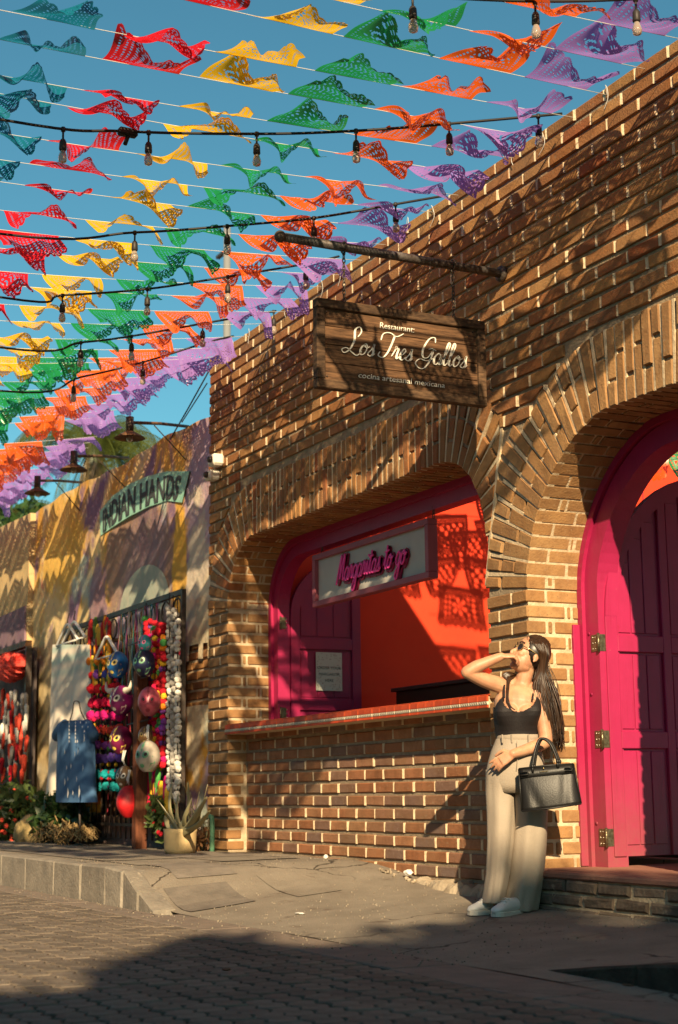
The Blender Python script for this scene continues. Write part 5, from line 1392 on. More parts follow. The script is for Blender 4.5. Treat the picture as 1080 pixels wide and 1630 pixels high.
# wrestling masks
def mask(px, py, r, label, c_base, c_trim, horns=False, eyes=True, yaw=-.5, tilt=0, laces=False, rough=.3):
    c = W2(px, py, SY-.2); g = empty('wrestling_mask', c, label, 'mask', 'wrestling masks hung on the rack')
    s_ = r*.0063; M = Matrix.Rotation(.85+yaw*.5, 3, 'Z') @ Matrix.Rotation(tilt, 3, 'Y')
    mb_ = mat('mask_vinyl', c_base, rough, tuple(q*.6 for q in c_base), 14, spec=.6); mt_ = mat('mask_trim', c_trim, .3, spec=.6)
    def sp(th, ph, k=1.0):      # th around, ph from top; front is -Y
        q = Vector((math.sin(th)*math.sin(ph)*.82, -math.cos(th)*math.sin(ph)*.92, math.cos(ph)*1.12))
        if q.z < -.3: q.x *= 1-.30*(-q.z-.3); q.y *= 1-.12*(-q.z-.3)
        if abs(th) < 1: q.y -= .10*math.exp(-((th)/.22)**2-((ph-1.72)/.3)**2)
        return c+M @ (q*s_*k)
    v = []; f = []; nu, nv = 28, 18
    for j in range(nv+1):
        for i in range(nu): v.append(sp(-PI+2*PI*i/nu, .02+2.65*j/nv))
    for j in range(nv):
        for i in range(nu): f.append((j*nu+i, j*nu+(i+1) % nu, (j+1)*nu+(i+1) % nu, (j+1)*nu+i))
    MB().add(v, f, True).build('shell', mb_, g)
    if eyes:
        for sd in (-1, 1):
            mb = MB(); N_ = 12
            for k, (a, nm, mm) in enumerate(((1.0, 'eye_trim', mt_), (.5, 'eye_opening', M_black))):
                P = [sp(sd*(.38+.27*a*math.cos(t)+.06*a*math.sin(t)), 1.42+.20*a*math.sin(t)-.10*a*math.cos(t), 1.02+.012*k) for t in [2*PI*q/N_ for q in range(N_)]]
                MB().add([sp(sd*.38, 1.42, 1.03+.012*k)]+P, [(0, 1+q, 1+(q+1) % N_) for q in range(N_)]).build(nm, mm, g)
        P = [sp(.26*math.cos(t), 2.12+.13*math.sin(t), 1.03) for t in [2*PI*q/12 for q in range(12)]]
        MB().add([sp(0, 2.12, 1.04)]+P, [(0, 1+q, 1+(q+1) % 12) for q in range(12)]).build('mouth_trim', mt_, g)
        P = [sp(sd_*w_, ph_, 1.025) for sd_, w_, ph_ in ((0, 0, .35), (1, .16, .8), (1, .07, 1.2), (0, 0, 1.3), (-1, .07, 1.2), (-1, .16, .8))]
        MB().add(P, [tuple(range(6))]).build('brow_patch', mt_, g)
        for sd in (-1, 1):
            P = [sp(sd*a, b, 1.02) for a, b in ((.95, 1.5), (1.25, 1.9), (1.1, 2.3), (.75, 2.5), (.8, 2.0))]
            MB().add(P, [tuple(range(5))]).build('cheek_patch', mt_, g)
    if horns:
        for sd in (-1, 1):
            q = sp(sd*1.2, .9); MB().tube(smooth_path([q, q+M @ Vector((sd*.5*s_, -.1*s_, .15*s_)), q+M @ Vector((sd*.62*s_, -.1*s_, .7*s_))], 4), [.28*s_*(1-i/9) for i in range(9)], 8).build('horn', mt_, g)
    if laces:
        mb = MB(); tp_ = sp(0, .02)
        for k in range(5): mb.tube([tp_+Vector((rj(.02), 0, 0)), tp_+Vector((rj(.06), -.02, .05)), tp_+Vector((rj(.05), 0, .14))], .005, 4)
        mb.build('laces', M_white, g)
    return g
mask(188, 1059, 19, 'glossy blue wrestling mask with gold and cream trim, top left of the masks', (.01, .12, .38), (.75, .55, .12))
mask(230, 1056, 19, 'dark navy wrestling mask with thin pale trim, top right of the masks', (.012, .018, .06), (.12, .30, .16), yaw=-.3)
mask(194, 1116, 21, 'purple and silver horned wrestling mask in the middle of the left column', (.22, .01, .12), (.70, .62, .50), horns=True, yaw=-.7)
mask(238, 1118, 20, 'pink patterned wrestling mask in the middle of the right column', (.42, .07, .11), (.20, .02, .04), yaw=.5, rough=.4)
mask(193, 1179, 20, 'maroon wrestling mask with a gold eye and cheek patch', (.17, .01, .06), (.80, .60, .10), yaw=-.6)
mask(236, 1205, 21, 'silver wrestling mask with green eye trim and white laces', (.45, .40, .34), (.10, .30, .16), yaw=-.3, laces=True)
mask(232, 1172, 13, 'small dark tan mask between the pink and silver masks', (.16, .08, .03), (.35, .25, .08), yaw=.4)
mask(199, 1238, 16, 'tan mask with white cut out trim above the red one', (.26, .15, .07), (.7, .66, .58), yaw=-.2, laces=True)
mask(206, 1277, 22, 'plain bright red fabric mask hanging lowest on the post', (.62, .01, .015), (.2, .2, .2), eyes=False, yaw=-.5, laces=True, rough=.55)
mask(231, 1025, 12, 'small turquoise and pink mask at the top of the rack', (.05, .35, .40), (.7, .1, .3), yaw=-.2)
# tassels lower right
tg = empty('tassel_cluster', W2(255, 1250, -.2), 'magenta and mustard yarn tassels hanging below the multicoloured pompoms', 'garland')
for i in range(26):
    p = W2(random.uniform(233, 268), random.uniform(1215, 1262), -.2); MB().tube([p, p+Vector((0, 0, -.05)), p+Vector((rj(.02), 0, -.24))], [.012, .028, .02], 6).build('tassel', random.choice([Pm['mag'], Pm['crim'], Pm['yel'], M_tz[2], Pm['green']]), tg)
p = W2(221, 1356, -.28); po = empty('wooden_post', p, 'reddish square wooden post holding the masks', 'post')
a = W2(213, 1070, -.28); MB().box(p.x-.055, p.x+.055, -.33, -.22, .22, a.z, .006).build('post', M_post, po)
for i, z in enumerate((1.0, 1.4, 1.8, 2.15)):
    MB().tube([(p.x-.3, -.30, z), (p.x+.3, -.30, z+.02)], .008, 6).build('peg', M_iron, po)
# low painted ledge, plants, pot
M_ledge = mat('painted_ledge', (.32, .22, .18), .9, (.20, .13, .13), 3, .5, 20, stain=((.5, .3, .12), 3, .58))
lg = MB().box(-16.0, -13.15, -.02, .08, .2, .55, .02); tag(lg.build('low_ledge', M_ledge), 'low rough painted ledge at the foot of the shop wall behind the mask post', 'ledge')
p = W2(240, 1297, -.3); bush((p.x, -.2, p.z), (.20, .12, .2), 500, .05, 'flowering_shrub', 'small green shrub with red flowers beside the red mask', M_bush2, 8, (Pm['red'], 22, .022))
def pot(px0, px1, py_t, py_b, y, label):
    a, b_, t_ = un(px0, py_b, 1, y), un(px1, py_b, 1, y), un((px0+px1)/2, py_t, 1, y); r = (b_.x-a.x)/2*.5+.0
    c = Vector(((a.x+b_.x)/2, y, a.z)); h = t_.z-a.z; r = .0295/6*(px1-px0)
    return c, h
pc = un(287, 1356, 1, -.42); gz = gh(pc.x, -.42)+.006; ptop = un(287, 1319, 1, -.42).z
ra = (un(314, 1330, 1, -.42)-un(260, 1330, 1, -.42)).length*.21*.82
pg = empty('potted_agave', (pc.x, -.42, gz), 'cream round pot with a spiky dry agave beside the brick corner', 'potted plant')
MB().lathe([(0, 0), (ra*.9, 0), (ra*.96, .03), (ra*1.0, ptop-gz-.03), (ra*1.03, ptop-gz), (ra*.94, ptop-gz), (ra*.92, ptop-gz-.05), (0, ptop-gz-.05)], (pc.x, -.42, gz), 28).build('pot', mat('cream_pot', (.62, .47, .24), .8, (.5, .36, .18), 5, .3, 30), pg)
M_agave = leafmat('agave_leaf', (.34, .30, .16), .1)
for (tx, ty, w) in ((250, 1272, .05), (330, 1268, .04), (275, 1235, .045), (300, 1243, .05), (262, 1298, .05), (318, 1296, .045), (284, 1262, .05), (306, 1270, .045), (268, 1250, .03), (335, 1290, .03)):
    tip = un(tx, ty, 1, -.42+rj(.25)); base = Vector((pc.x+rj(.05), -.42+rj(.05), ptop-.04)); mid = base.lerp(tip, .5)+Vector((0, rj(.05), -.02))
    P = smooth_path([base, mid, tip], 5); mb = MB(); mb.tube(P, [(w*(1-i/(len(P)-1))**.6+.002, w*.25*(1-i/(len(P)-1))+.001) for i in range(len(P))], 6, ref=(1, 0, 0)); mb.build('leaf', M_agave, pg)
gp = un(338, 1302, 1, -.06); gb_ = gh(gp.x, -.06)
MB_ = MB().tube(smooth_path([(gp.x-.18, -.06, gp.z-.0), (gp.x-.03, -.06, gp.z+.01), (gp.x, -.06, gp.z-.04), (gp.x, -.06, gb_)], 5), .022, 8)
tag(MB_.build('green_pipe', mat('green_pipe_paint', (.10, .26, .16), .5, (.08, .18, .1), 20)), 'bent green pipe standing at the left foot of the brick wall', 'pipe')
pd_ = empty('dry_plants', (gp.x-.28, -.12, gb_), 'dry stalks and dead leaves between the pot and the green pipe', 'plant')
mb = MB()
for i in range(16):
    b0 = Vector((gp.x-.28+rj(.15), -.12+rj(.06), gb_)); mb.tube(smooth_path([b0, b0+Vector((rj(.15), rj(.05), .2)), b0+Vector((rj(.4), rj(.08), random.uniform(.25, .6)))], 4), [.01-.0009*k for k in range(9)], 4)
mb.build('stalk', M_agave, pd_); V, Fs = leafcloud(260, lambda r: np.array([gp.x-.25+r.uniform(-.25, .25), -.12+r.uniform(-.08, .08), gb_+r.uniform(0, .2)]), .04, 3); MB().add([tuple(q) for q in V], Fs).build('dead_leaves', leafmat('dead_leaf', (.22, .11, .05), .1), pd_)
p = W2(92, 1298, -.3); bush((p.x, -.3, p.z), (.75, .2, .24), 1500, .07, 'green_bush', 'low green bush below the cream blanket', M_bush, 12)
p = W2(110, 1330, -.4); g = empty('straw_bundle', (p.x, -.4, .24), 'loose bundle of pale straw lying on the pavement below the dress', 'straw')
mb = MB()
for i in range(420):
    t = random.random(); c0 = Vector((W2(68, 1330, -.4).x*(1-t)+W2(135, 1330, -.4).x*t, -.4+rj(.12), .28+.13*math.sin(t*PI)*random.random()+.05))
    a = random.uniform(-.9, .9)+ (1.2 if t > .7 else .2); L_ = random.uniform(.08, .24)
    mb.tube([c0, c0+Vector((math.cos(a)*L_*.6, rj(.05), math.sin(a)*L_*.5)), c0+Vector((math.cos(a)*L_, rj(.08), math.sin(a)*L_*.5-.06))], .006, 3)
mb.build('straw', mat('straw', (.48, .33, .15), .9, (.3, .19, .08), 10), g)
p = W2(52, 1325, -.35); mb = MB(); bm = bmesh.new(); bmesh.ops.create_icosphere(bm, subdivisions=3, radius=1)
for vv in bm.verts: vv.co = Vector((vv.co.x*.27, vv.co.y*.2, vv.co.z*.2))*(1+.12*math.sin(vv.co.x*9)*math.sin(vv.co.z*11))
me = bpy.data.meshes.new('boulder'); bm.to_mesh(me); bm.free(); me.materials.append(mat('sandstone', (.48, .34, .16), .9, (.32, .24, .1), 4, .6, 20)); o = link('boulder', me); o.location = (p.x, -.35, .34); tag(o, 'rounded sandy boulder between the two stalls', 'boulder')
# second stall at the left edge
x0, x1 = W2(-25, 1040, -.1).x, W2(47, 1040, -.1).x
s2 = empty('left_stall', (x1-.6, 0, .2), 'second iron stall frame at the left edge of the painted wall', 'rack')
zt2 = W2(45, 1030, -.1).z
MB().box(x0-1, x1+.04, -.16, -.08, zt2, zt2+.07).build('top_rail', M_rust, s2); MB().box(x1, x1+.05, -.15, -.08, .2, zt2).build('post', M_iron, s2)
MB().box(x0-1, x1, -.03, .0, .5, zt2).build('back_cloth', mat('dark_backcloth', (.05, .035, .035), .9, (.12, .1, .09), 3), s2)
rc = empty('red_cloth_bundle', W2(18, 1065, -.2), 'bunched coral red cloth at the top of the second stall', 'cloth')
bm = bmesh.new(); bmesh.ops.create_icosphere(bm, subdivisions=4, radius=1)
for vv in bm.verts: vv.co = Vector((vv.co.x*.42, vv.co.y*.16, vv.co.z*.17))*(1+.14*math.sin(vv.co.x*22+vv.co.z*9)+.05*math.sin(vv.co.z*30))
me = bpy.data.meshes.new('bundle'); bm.to_mesh(me); bm.free(); me.materials.append(mat('coral_cloth', (.72, .10, .07), .8, (.6, .05, .04), 6)); o = link('bundle', me, rc); o.location = W2(18, 1062, -.22)
for k in range(8):
    px = -8+k*7; g = empty('tassel_strand', W2(px, 1090, -.2), f'red and white tassel strand on the second stall, {ordn[k+1]} from the left', 'garland', 'tassel strands on the left stall')
    for j in range(8):
        p = W2(px+rj(3), 1100+j*17+rj(5), -.18+rj(.03)); mm = Pm['white'] if j < 4 and random.random() < .6 else random.choice((Pm['coral'], Pm['red'], Pm['coral'], Pm['grey']))
        MB().tube([p, p+Vector((0, 0, -.03)), p+Vector((rj(.03), rj(.02), -.2))], [.01, .03, .018], 5).build('tassel', mm, g)
p = W2(15, 1300, -.35); bush((p.x, -.3, p.z), (.6, .25, .42), 1300, .07, 'flower_bush', 'orange flowered bush at the foot of the second stall', M_bush2, 15, (Pm['coral'], 60, .03))
p = W2(5, 1345, -.4)
# ================================================================ the woman
random.seed(31)
BASE = un(812, 1452, 1, -.25)
TOC = Vector((CAM.x-BASE.x, CAM.y-BASE.y, 0)).normalized()
def Q(px, py, v=0.0):       # point on the upright plane through the figure, v metres nearer the viewer
    d = FW+RI*((px-540)/CF)+UP*((815-py)/CF); t = ((BASE+TOC*v-CAM).dot(TOC))/d.dot(TOC); return CAM+d*t
RT = Vector((-TOC.y, TOC.x, 0))       # picture right, horizontal
if RT.dot(RI) < 0: RT = -RT
wm = empty('person', BASE, 'woman in black cami and beige trousers leaning on the brick pier, hand at her sunglasses', 'person')
M_skin = bpy.data.materials.new('skin'); M_skin.use_nodes = True; b = M_skin.node_tree.nodes['Principled BSDF']; b.inputs['Base Color'].default_value = (.50, .27, .155, 1); b.inputs['Roughness'].default_value = .5; b.inputs['Subsurface Weight'].default_value = .15; b.inputs['Subsurface Scale'].default_value = .01; b.inputs['Subsurface Radius'].default_value = (1, .35, .2)
_t = M_skin.node_tree; _n = _t.nodes.new('ShaderNodeTexNoise'); _n.inputs['Scale'].default_value = 14; _n.inputs['Detail'].default_value = 6
_g = _t.nodes.new('ShaderNodeNewGeometry'); _t.links.new(_g.outputs['Position'], _n.inputs['Vector']); _r = _t.nodes.new('ShaderNodeValToRGB'); _r.color_ramp.elements[0].position = .35; _r.color_ramp.elements[1].position = .7
_r.color_ramp.elements[0].color = (.54, .30, .175, 1); _r.color_ramp.elements[1].color = (.44, .20, .115, 1); _t.links.new(_n.outputs[0], _r.inputs[0]); _t.links.new(_r.outputs[0], b.inputs['Base Color'])
body = MB()
def limb(pts, rad, n=14, ratio=1, ref=None):
    P = smooth_path(pts, 5); m = len(P); R_ = []
    for i in range(m):
        t = i/(m-1)*(len(rad)-1); k = min(len(rad)-2, int(t)); a, b = rad[k], rad[k+1]; e = t-k
        if hasattr(a, '__len__'): R_.append((a[0]+(b[0]-a[0])*e, a[1]+(b[1]-a[1])*e))
        else: R_.append(a+(b-a)*e)
    body.tube(P, R_, n, ref=ref, ratio=ratio)
    for p, r in ((P[0], R_[0]), (P[-1], R_[-1])):
        body.ball(p, (min(r) if hasattr(r, '__len__') else r)*.985, 12, 8)
# torso: hips, waist, ribs, chest, shoulders (elliptical about the picture-right axis)
rt = (RT.x, RT.y, RT.z)
limb([Q(824, 1235, .0), Q(823, 1200, .0), Q(825, 1172, .0), Q(825, 1145, .01), Q(826, 1118, .01), Q(829, 1098, -.01)], [(.13, .09), (.125, .088), (.112, .085), (.128, .095), (.14, .10), (.10, .07)], 24, ref=rt)
limb([Q(800, 1090, -.01), Q(826, 1094, -.02), Q(852, 1102, -.02)], [.046, .058, .048])      # shoulder girdle
for (x, y) in ((812, 1133), (838, 1136)): body.ball(Q(x, y, .072), (.062, .062, .058), 14, 10)
limb([Q(829, 1104, -.01), Q(833, 1085, .0), Q(838, 1066, .0)], [.058, .047, .046])         # neck
# head, tilted back and turned to the left
HC = Q(843, 1044, .005)
fdir = (-RT*.80+TOC*.35+Vector((0, 0, .36))).normalized()      # where the face points
up = (Vector((0, 0, 1))-fdir*fdir.z).normalized(); sd = fdir.cross(up).normalized()
if sd.dot(TOC) < 0: sd = -sd                          # the side of the face turned to us
HM = Matrix((fdir, sd, up)).transposed()
def Hh(f_, s_, u_): return HC+fdir*f_+sd*s_+up*u_
body.ball(Hh(-.012, 0, .022), (.098, .076, .100), 20, 14, HM)
body.ball(Hh(.030, 0, -.045), (.062, .060, .070), 18, 12, HM)
body.ball(Hh(.052, 0, -.005), (.042, .056, .055), 16, 10, HM)
body.ball(Hh(.072, 0, -.092), (.022, .026, .020), 12, 8, HM)     # chin
body.ball(Hh(.020, .0, -.080), (.050, .052, .030), 12, 8, HM)      # jaw
body.tube([Hh(.084, 0, .012), Hh(.104, 0, -.012), Hh(.112, 0, -.026)], [.008, .0105, .012], 10); body.ball(Hh(.108, 0, -.028), (.012, .014, .010), 10, 7, HM)
body.ball(Hh(.092, 0, -.052), (.010, .022, .006), 10, 6, HM); body.ball(Hh(.089, 0, -.063), (.010, .019, .007), 10, 6, HM)
for s_ in (-1, 1):
    body.ball(Hh(-.012, s_*.076, -.012), (.017, .008, .028), 10, 8, HM); body.ball(Hh(-.006, s_*.078, -.036), (.008, .006, .010), 8, 6, HM)
    body.ball(Hh(.070, s_*.026, .024), (.014, .017, .009), 8, 6, HM); body.ball(Hh(.064, s_*.04, -.020), (.02, .017, .017), 8, 6, HM)
# raised right arm
SR, ER, WR_ = Q(801, 1092, .02), Q(744, 1070, .14), Q(798, 1045, .13)
limb([SR, SR.lerp(ER, .5)+Vector((0, 0, -.008)), ER], [.050, .044, .036])
limb([ER, ER.lerp(WR_, .3)+Vector((0, 0, .006)), WR_], [.036, .037, .024])
# left arm hanging, forearm across the waist
SL, EL, WL = Q(853, 1105, .03), Q(870, 1180, .06), Q(817, 1200, .17)
limb([SL, SL.lerp(EL, .5)+RT*.008, EL], [.050, .043, .037])
limb([EL, EL.lerp(WL, .35)-Vector((0, 0, .006)), WL], [.037, .037, .025])
# hands
def hand(wr, dir_, palm_n, up_, curl, s=1.0, spread=.012, thumb_side=1, tw=0):
    d = dir_.normalized(); n = palm_n.normalized(); a = d.cross(n).normalized()*thumb_side      # a: towards the thumb
    pc_ = wr+d*.045*s
    body.tube([wr-d*.01, wr+d*.03*s, wr+d*.082*s], [(.021*s, .016*s), (.033*s, .0155*s), (.038*s, .013*s)], 14, ref=(a.x, a.y, a.z))
    L_ = [.068, .076, .070, .054]
    for i in range(4):
        o = a*(.027-.018*i)*s; b0 = wr+d*.072*s+o; q = b0; e = d+a*(.10-.07*i); e.normalize(); ang = 0; P = [b0-d*.02*s]; P.append(q)
        for k, fr in enumerate((.45, .32, .26)):
            ang += curl[i]*(1, .95, .6)[k]
            dd = e*math.cos(ang)+n*math.sin(ang); q = q+dd*L_[i]*s*fr; P.append(q)
        body.tube(P, [.0095*s, .0098*s, .0090*s, .0082*s, .0068*s], 9); body.ball(P[-1], .0068*s, 8, 6)
    t0 = wr+d*.018*s+a*.022*s; t1 = t0+(d*.55+a*.75+n*.2)*.036*s; t2 = t1+(d*.85+a*.25+n*.45)*.030*s; t3 = t2+(d*.9-a*.05+n*.4)*.024*s
    body.tube([t0-a*.01, t0, t1, t2, t3], [.013*s, .014*s, .012*s, .0105*s, .008*s], 9); body.ball(t3, .008*s, 8, 6)
# right hand: fingertips against the sunglasses, back of the hand up
tgt = Hh(.112, -.01, .018)
hand(WR_, (Q(826, 1043, .11)-WR_), (-TOC*.35-Vector((0, 0, .85))+RT*.2), None, [.65, .75, .8, .85], .92, thumb_side=1)
# left hand resting on the hip, fingers hanging a little curled
hand(WL, (Q(793, 1214, .17)-WL), (-TOC*.8+Vector((0, 0, -.35))), None, [.22, .30, .34, .40], .98, thumb_side=-1)
# lower legs and feet inside the trousers
limb([Q(806, 1230), Q(797, 1330, .05), Q(789, 1432, .09)], [.085, .055, .038]); limb([Q(838, 1230), Q(832, 1335, .01), Q(826, 1436, .03)], [.085, .055, .038])
bo = body.build('body', M_skin, wm)
rm = bo.modifiers.new('r', 'REMESH'); rm.mode = 'VOXEL'; rm.voxel_size = .0042; rm.use_smooth_shade = True
smo = bo.modifiers.new('s', 'SMOOTH'); smo.factor = .5; smo.iterations = 5
# top: shell just outside the torso
M_top = mat('black_rib_knit', (.016, .013, .014), .65, bump=.3, bscale=150)
def shell(rings, n, keep, name, m, parent, thick=0):
    """rings: (centre, ra, rb); ra along picture right, rb towards the viewer"""
    v = []; f = []
    for c, ra, rb, fn in rings:
        for k in range(n):
            th = 2*PI*k/n; dx, dy = math.cos(th), math.sin(th); e = fn(th) if fn else 1
            v.append(c+RT*(dx*ra*e)+TOC*(dy*rb*e))
    for i in range(len(rings)-1):
        for k in range(n):
            if keep and not keep(i, k): continue
            f.append((i*n+k, i*n+(k+1) % n, (i+1)*n+(k+1) % n, (i+1)*n+k))
    o = MB().add(v, f, True).build(name, m, parent)
    if thick: s_ = o.modifiers.new('so', 'SOLIDIFY'); s_.thickness = thick; s_.offset = 1
    return o
def bust(h):
    return lambda th: 1+h*(math.exp(-((th-1.08)/.36)**2)+math.exp(-((th-2.06)/.36)**2))
tr_ = []
for py, px, ra, rb, hb, v in ((1180, 824.5, .124, .098, 0, 0), (1172, 824.5, .124, .098, .02, 0), (1165, 824.5, .127, .102, .05, .0), (1157, 824.6, .132, .105, .13, .004), (1149, 825, .137, .106, .30, .006), (1141, 825.3, .141, .106, .45, .008), (1134, 825.7, .144, .106, .50, .01), (1127, 826, .146, .105, .42, .01), (1120, 826.3, .147, .104, .27, .008), (1113, 827, .146, .102, .14, .004), (1106, 828, .14, .098, .06, .0), (1099, 828.5, .13, .09, .03, -.005)):
    tr_.append((Q(px, py, v), ra, rb, bust(hb)))
NT = 160
def keep(i, k):
    th = 2*PI*(k+.5)/NT; y = 1180-i*7.4/6
    front = math.sin(th)
    x = math.cos(th)
    if front > 0: lim = 1134-13*min(1, (abs(x+.04)/.62)**2.2)*1.0 - (3 if x < 0 else 0); lim = 1137-26*min(1, abs(x)/.62)**2 if abs(x) < .62 else 1111+(abs(x)-.62)*60
    else: lim = 1126
    return y > lim
tf = []
for i in range(len(tr_)-1):
    for k in range(6):
        t = k/6; A_, B_ = tr_[i], tr_[i+1]; tf.append((A_[0].lerp(B_[0], t), A_[1]+(B_[1]-A_[1])*t, A_[2]+(B_[2]-A_[2])*t, (lambda th, A_=A_, B_=B_, t=t: A_[3](th)*(1-t)+B_[3](th)*t)))
tr_ = tf; shell(tr_, NT, keep, 'cami_top', M_top, wm, .004)
st = MB()
for (a, b_, c) in ((Q(803, 1111, .125), Q(803, 1092, .075), Q(806, 1086, .0)), (Q(848, 1114, .12), Q(849, 1104, .07), Q(850, 1096, .0))):
    st.tube(smooth_path([a, a.lerp(b_, .5)+TOC*.012, b_, c, c-TOC*.08+Vector((0, 0, -.05))], 5), .0055, 6)
st.build('strap', M_top, wm)
# trousers
M_tr = mat('beige_trousers', (.36, .30, .235), .8, (.31, .255, .20), 4, .25, 120)
def fold(amp, k, ph): return lambda th: 1+amp*math.sin(k*th+ph)+amp*.5*math.sin((k*2+1)*th+ph*1.7)
RWs = [(1171, 792.5, 857.5, 0), (1180, 789, 860, 0), (1195, 783, 862, .004), (1212, 778, 866, .006), (1230, 774.5, 868, .008), (1247, 773.5, 870, .006)]
hp = []
for py, xa, xb, am in RWs:
    a, b_ = Q(xa, py), Q(xb, py); hp.append(((a+b_)/2, (b_-a).length/2, .096+.034*min(1, (py-1171)/50), fold(am, 7, py*.02)))
hp.append((Q(822, 1262), (Q(870, 1262)-Q(774, 1262)).length/2*.96, .115, fold(.008, 7, 1)))
shell(hp, 64, None, 'trousers', M_tr, wm, .003)
leg_l = [(1225, 774, 828, .0), (1260, 773.5, 824, .0), (1294, 776, 821, .02), (1340, 777, 818, .04), (1390, 775, 812, .06), (1425, 770, 806, .08), (1436, 767.5, 803, .09)]
leg_r = [(1225, 816, 871, .0), (1260, 815, 873, .0), (1297, 817, 872, .0), (1353, 813, 869, .0), (1400, 809, 864, .0), (1432, 803, 858, .01), (1449, 806, 855, .02)]
for L_, sgn in ((leg_l, 1), (leg_r, -1)):
    R_ = []
    for j, (py, xa, xb, v) in enumerate(L_):
        a, b_ = Q(xa, py, v), Q(xb, py, v); am = .014+.020*j/6
        def fn(th, am=am, j=j, s_=sgn): return 1+am*1.3*math.sin(4*th+s_+.45*j)+am*1.1*math.sin(7*th+2*s_-.6*j)+am*.25*math.sin(13*th+j)+.035*math.exp(-((th-PI/2-.1)/.13)**2)
        R_.append(((a+b_)/2, (b_-a).length/2*.985, .105 if j < 5 else .115, fn))
    # finer rings
    RR = []
    for i in range(len(R_)-1):
        for k in range(5):
            t = k/5; A_, B_ = R_[i], R_[i+1]; RR.append((A_[0].lerp(B_[0], t), A_[1]+(B_[1]-A_[1])*t, A_[2]+(B_[2]-A_[2])*t, (lambda th, A_=A_, B_=B_, t=t: A_[3](th)*(1-t)+B_[3](th)*t)))
    RR.append(R_[-1]); shell(RR, 72, None, 'trouser_leg', M_tr, wm, .003)
wb = MB(); P = [hp[0][0]+RT*(math.cos(t)*(hp[0][1]+.006))+TOC*(math.sin(t)*(hp[0][2]+.006)) for t in [2*PI*k/40 for k in range(41)]]
wb.tube([p+Vector((0, 0, -.012)) for p in P], [(.018, .004)]*41, 8, False, ref=(0, 0, 1)); wb.build('waistband', M_tr, wm)
for x in (800, 815, 842):
    p = Q(x, 1176, .105); MB().box(-.006, .006, -.004, .004, -.024, .024, .002, M=Matrix.Translation(p)).build('belt_loop', M_tr, wm)
fl = MB().tube([Q(823, 1180, .127), Q(824, 1210, .138), Q(822, 1228, .134)], .0025, 5); fl.build('fly_seam', M_tr, wm)
# shoes
M_shoe = mat('white_leather', (.72, .70, .66), .45, spec=.5); M_sole = mat('rubber_sole', (.62, .58, .50), .7)
for k, (heel, toe) in enumerate(((Q(797, 1444, .05), Q(773, 1450, .10)), (Q(824, 1447, .11), Q(798, 1453, .22)))):
    zf = gh(toe.x, min(toe.y, 0)); heel = Vector((heel.x, heel.y, zf)); toe = Vector((toe.x, toe.y, zf)); ax_ = (toe-heel); L_ = .235; ax_.z = 0; ax_.normalize(); sd_ = Vector((-ax_.y, ax_.x, 0)); toe = heel+ax_*L_; 
    v = []; f = []; n = 20; ST = [(0, .030, .070), (.03, .036, .085), (.10, .036, .085), (.16, .040, .062), (.20, .043, .046), (.225, .034, .036), (.240, .014, .022)]
    for (d, w, h) in ST:
        for q in range(n):
            th = 2*PI*q/n; d_ = d*.9; v.append(heel+ax_*(d_-.01)+sd_*(math.cos(th)*w*.9)+Vector((0, 0, .018+h*.45+math.sin(th)*h*.45)))
    for i in range(len(ST)-1):
        for q in range(n): f.append((i*n+q, i*n+(q+1) % n, (i+1)*n+(q+1) % n, (i+1)*n+q))
    f += [tuple(range(n)), tuple(range((len(ST)-1)*n, len(ST)*n))]
    so_ = MB().add(v, f, True).build('shoe', M_shoe, wm, True)
    pl2 = [heel+ax_*(d*.9-.012)+sd_*(w*.96) for d, w, h in ST]+[heel+ax_*(d*.9-.012)-sd_*(w*.96) for d, w, h in ST[::-1]]
    MB().prism([(p.x, p.y) for p in pl2], zf+.026, zf+.001, .004, ax=2).build('sole', M_sole, so_, True)
    lc = MB()
    for q in range(4): c = heel+ax_*(.100+.020*q)+Vector((0, 0, .096-.012*q)); lc.tube([c-sd_*.026-Vector((0, 0, .008)), c, c+sd_*.026-Vector((0, 0, .008))], .0035, 5)
    lc.build('laces', M_white, so_)
# sunglasses
M_lens = mat('dark_lens', (.02, .012, .008), .08, spec=.8); M_gold = mat('gold_rim', (.75, .55, .25), .25, metal=.9)
sg = MB()
for s_ in (-1, 1):
    c = Hh(.088, s_*.032, .014); P = [c+sd*(.029*math.cos(t)*s_-.0)+up*(.021*math.sin(t)+.006*math.cos(t))-fdir*(.012*max(0, math.cos(t))) for t in [2*PI*k/16 for k in range(16)]]
    sg.add([c+fdir*.005]+P, [(0, 1+k, 1+(k+1) % 16) for k in range(16)], True)
gl = sg.build('sunglasses', M_lens, wm)
rim = MB()
for s_ in (-1, 1):
    c = Hh(.089, s_*.032, .014); rim.tube([c+sd*(.030*math.cos(t)*s_)+up*(.022*math.sin(t)+.006*math.cos(t))-fdir*(.012*max(0, math.cos(t))) for t in [2*PI*k/16 for k in range(17)]], .0028, 6, False)
    rim.tube([Hh(.078, s_*.062, .022), Hh(.04, s_*.079, .016), Hh(-.012, s_*.082, .006), Hh(-.03, s_*.078, -.012)], .0032, 6)
rim.tube([Hh(.094, -.008, .018), Hh(.097, 0, .022), Hh(.094, .008, .018)], .0028, 6)
rim.build('rim', M_gold, gl)
MB().ball(Hh(.099, 0, -.0565), (.0065, .020, .0075), 12, 6, HM).build('lips', mat('lips', (.45, .10, .09), .4), wm)
br = MB()
for s_ in (-1, 1): br.tube([Hh(.086, s_*.012, .046), Hh(.083, s_*.03, .053), Hh(.070, s_*.052, .046)], .003, 6)
br.build('eyebrow', mat('eyebrow_hair', (.03, .015, .01), .8), wm)
